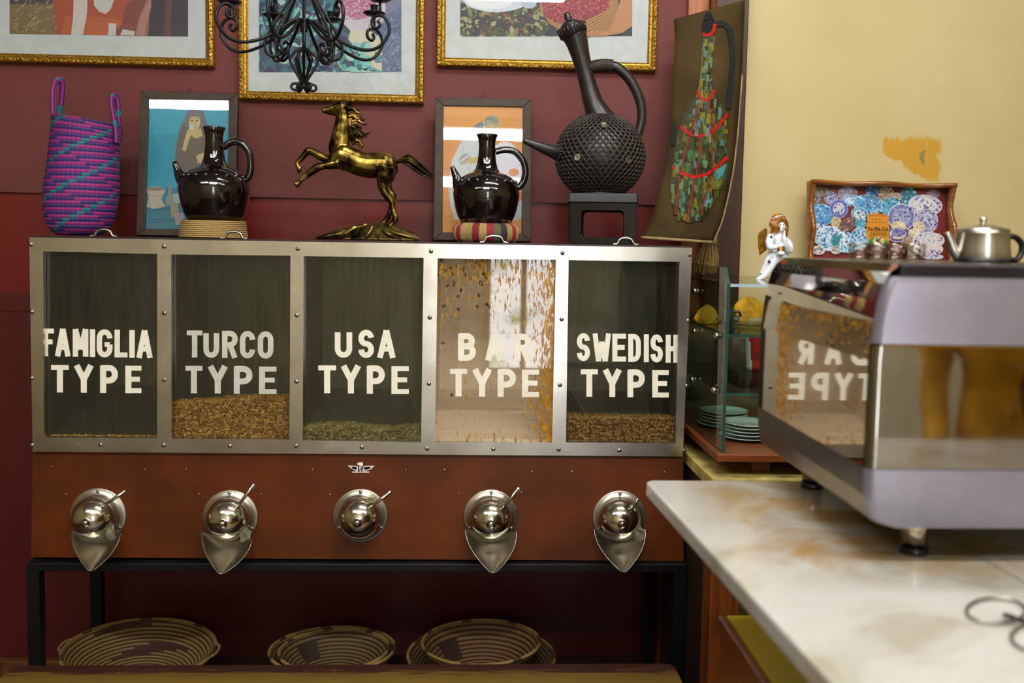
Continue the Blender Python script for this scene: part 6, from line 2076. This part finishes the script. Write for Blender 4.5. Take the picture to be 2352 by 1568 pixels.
for (fx, fy, fw) in ((2098, 1278, 0), (1865, 1123, 1)):
    p = PZ(fx, fy - 10 if fw == 0 else fy - 5, zc0)
    p.z = zc0
    for xx in (p.x, XE - (p.x - XS)):
        c = Vector((xx, p.y, zc0))
        ft = MB().lathe([(.0155, .006), (.0155, zb_m - zc0 + .012)], c, n=28)
        fo = ft.build('foot', M_CHROME, mach)
        MB().lathe([(.0165, 0), (.0172, .002), (.0172, .007), (.016, .0085)], c, n=28).build('rubber_pad', M_TOPB, fo)
# glasses and pot on top of the machine
first = None
GLN = ['leftmost', 'second from the left', 'third from the left', 'rightmost']
for i in range(4):
    yy = -.80 
    p = PY(1975 + 41 * i, 600, yy); 
    zt3 = ztm - .001
    if first is None:
        first = thing('espresso_glass', (0, 0, 0), 'x', 'glass')
        g = MB().lathe([(.011, 0), (.0135, .002), (.0155, .012), (.0165, .026), (.0158, .026), (.0148, .013), (.0125, .005), (.001, .004)], (0, 0, 0), n=28)
        g.build('glass_bowl', glass('moulded glass', 'f2f2ec', 1.6), first)
        fb = MB()
        for k in range(10):
            a = 2 * pi * k / 10
            fb.tube([(cos(a) * .0140, sin(a) * .0140, .002), (cos(a) * .0162, sin(a) * .0162, .015)], .0012, 6)
        fb.build('flute', MATS['moulded glass'], first)
        o = first
    else:
        o = copy_tree(first)
    o.location = (p.x, yy, zt3)
    o['label'] = '%s of the four small glasses standing on the coffee machine' % GLN[i]
    o['group'] = 'small glasses on the coffee machine'
# steel teapot
yt = -.82
pc = PY(2253, 608, yt); pc = Vector((pc.x, yt, ztm - .001))
kt = (PY(2300, 580, yt) - PY(2200, 580, yt)).length / 100
M_POTST = plain('polished pot steel', 'c8c4bc', 0.26, 1.0, var=.04)
tpot = thing('steel_teapot', pc, 'small stainless steel teapot with black handle on the coffee machine', 'teapot')
MB().lathe([(50 * kt, 0), (58 * kt, 4 * kt), (60 * kt, 12 * kt), (57 * kt, 35 * kt), (55 * kt, 66 * kt), (56 * kt, 70 * kt), (52 * kt, 71 * kt), (1 * kt, 71 * kt)], pc, n=44).build('pot_body', M_POTST, tpot)
lid = MB().lathe([(55 * kt, 71 * kt), (54 * kt, 74 * kt), (40 * kt, 80 * kt), (16 * kt, 86 * kt), (6 * kt, 87 * kt), (5 * kt, 90 * kt), (8 * kt, 96 * kt), (7 * kt, 101 * kt), (1 * kt, 103 * kt)], pc, n=40).build('lid', M_POTST, tpot)
sp_ = [pc + Vector((-46 * kt, 0, 12 * kt)), pc + Vector((-62 * kt, 0, 24 * kt)), pc + Vector((-72 * kt, 0, 46 * kt)), pc + Vector((-82 * kt, 0, 67 * kt))]
s_ = spl(sp_, 6); MB().tube(s_, [(15 - 9.5 * i / (len(s_) - 1)) * kt for i in range(len(s_))], 14).build('spout', M_POTST, tpot)
hp2 = [pc + Vector((50 * kt, 0, 58 * kt)), pc + Vector((72 * kt, 0, 60 * kt)), pc + Vector((90 * kt, 0, 46 * kt)), pc + Vector((92 * kt, 0, 26 * kt)), pc + Vector((80 * kt, 0, 8 * kt)), pc + Vector((56 * kt, 0, 10 * kt))]
MB().tube(spl(hp2, 6), 6.5 * kt, 12, flat=1.3).build('handle', plain('black bakelite', '121014', .25), tpot)
MB().lathe([(6 * kt, 0), (6 * kt, 10 * kt)], pc + Vector((55 * kt, -5 * kt, 72 * kt)), (0, 1, 0), 14).build('hinge', M_POTST, tpot)
# spectacle shaped wire on the marble
gw = thing('wire_spectacles', PZ(2300, 1425, zc0), 'thin wire rimmed spectacles lying on the marble at the right edge', 'spectacles')
wm_ = MB()
def loop(cx, cy, rx, ry, n=32): 
    return [PZ(cx + rx * cos(2 * pi * i / n), cy + ry * sin(2 * pi * i / n), zc0 + .0035) for i in range(n)]
wm_.tube(loop(2288, 1401, 68, 29), .0016, 8, closed=True)
wm_.tube(loop(2395, 1462, 72, 34), .0016, 8, closed=True)
wm_.build('rim', M_SCREW, gw)
bm2 = MB().tube(spl([PZ(2308, 1412, zc0 + .004), PZ(2330, 1418, zc0 + .009), PZ(2352, 1428, zc0 + .005)], 5), .0026, 8)
bm2.build('nose_bridge', M_TOPB, gw)

# ------------------------------------------------------------------ person behind the photographer (seen in the machine's mirror panel)
px_, py_ = 1.25, -2.28
per = thing('person', (px_, py_, 0), 'person in a yellow work coat, seen in the mirror panel of the coffee machine', 'person')
bm_ = MB()
def pl(pts, flat=1.0, n=18):
    P_ = [Vector((px_ + p[0], py_ + p[1], p[2])) for p in pts]
    s_ = spl(P_, 5); bm_.tube(s_, [interp([(i, p[3]) for i, p in enumerate(pts)], q / 5) for q in range(len(s_))], n, flat=flat)
def figure(part):
    global bm_
    bm_ = MB()
    g = .012 if part == 'coat' else 0.0
    if part != 'trousers':
        pl([(0, 0, .86, .15 + g), (0, 0, .98, .155 + g), (0, .005, 1.10, .145 + g), (0, .01, 1.24, .165 + g), (0, .0, 1.36, .17 + g), (0, -.005, 1.42, .12 + g), (0, 0, 1.45, .065 + g)], .68)
        for s in (-1, 1):
            e = 4 if part == 'coat' else 5
            pl([(s * .12, 0, 1.39, .06 + g), (s * .20, 0, 1.36, .062 + g), (s * .235, -.02, 1.22, .052 + g), (s * .25, -.02, 1.08, .044 + g), (s * .235, .06, .95, .038 + g), (s * .215, .13, .86, .028 + g)][:e + 1])
    if part != 'coat':
        for s in (-1, 1):
            pl([(s * .085, 0, .92, .095 + .8 * g), (s * .09, 0, .72, .085), (s * .095, .01, .50, .062), (s * .10, 0, .32, .056), (s * .10, -.01, .10, .042 if part == 'body' else .055)])
    if part == 'body':
        pl([(0, 0, 1.42, .055), (0, .01, 1.52, .052)])
        bm_.ell((px_, py_ + .015, 1.60), (.076, .095, .115), 24)
        bm_.ell((px_, py_ + .115, 1.585), (.014, .02, .022), 10)
        for s in (-1, 1):
            bm_.ell((px_ + s * .078, py_ + .01, 1.595), (.012, .022, .032), 10)
            pl([(s * .10, -.02, .05, .042), (s * .10, .06, .045, .044), (s * .10, .15, .032, .034)], .8)
            w_ = Vector((px_ + s * .212, py_ + .14, .845))
            bm_.ell(w_ + Vector((0, .012, -.035)), (.018, .030, .045), 14)
            for f in range(4):
                b0_ = w_ + Vector((0, -.014 + f * .017, -.068)); L = (.060, .070, .066, .052)[3 - f] 
                bm_.tube([b0_, b0_ + Vector((-s * .004, .004, -L * .5)), b0_ + Vector((-s * .014, .010, -L))], [.0095, .0088, .007], 8)
            bm_.tube([w_ + Vector((-s * .006, .034, -.02)), w_ + Vector((-s * .016, .054, -.045)), w_ + Vector((-s * .02, .056, -.072))], [.012, .0105, .008], 8)
    return fuse(bm_, .008 if part != 'body' else .0055, 3)
figure('body').build('body', plain('warm brown skin', '6a4430', .5, var=.06), per)
ct = figure('coat')
rr = random.Random(12)
for i, v in enumerate(ct.v):
    f = noise.noise(Vector((v.x * 9, v.y * 9, v.z * 4.5))) * .012 + noise.noise(Vector((v.x * 22 + v.z * 10, v.y * 22, v.z * 6))) * .006
    d_ = Vector((v.x - px_, v.y - py_, 0)); ct.v[i] = v + (d_.normalized() * f if d_.length > .01 else Vector())
cot = ct.build('coat', plain('yellow work coat cloth', 'd29a12', .75, var=.12, vscale=12), per)
for k in range(5):
    z = 1.33 - k * .09
    MB().lathe([(.008, 0), (.007, .003), (.001, .0035)], (px_, py_ + .128, z), (0, 1, 0), 12).build('button', M_SCREW, cot)
figure('trousers').build('trousers', plain('dark trousers', '1c1c22', .7), per)
hm_ = MB(); hm_.ell((px_, py_ - .005, 1.645), (.084, .098, .085), 22); hm_.build('hair', plain('black hair', '0e0b0a', .6, bump=.4, bscale=150), per)
fm_ = MB()
for s in (-1, 1): fm_.ell((px_ + s * .032, py_ + .100, 1.605), (.013, .006, .007), 10)
fm_.build('eye', plain('dark eye', '15100e', .2), per)
MB().ell((px_, py_ + .103, 1.54), (.026, .006, .008), 12).build('mouth', plain('lip tone', '5a2c26', .5), per)
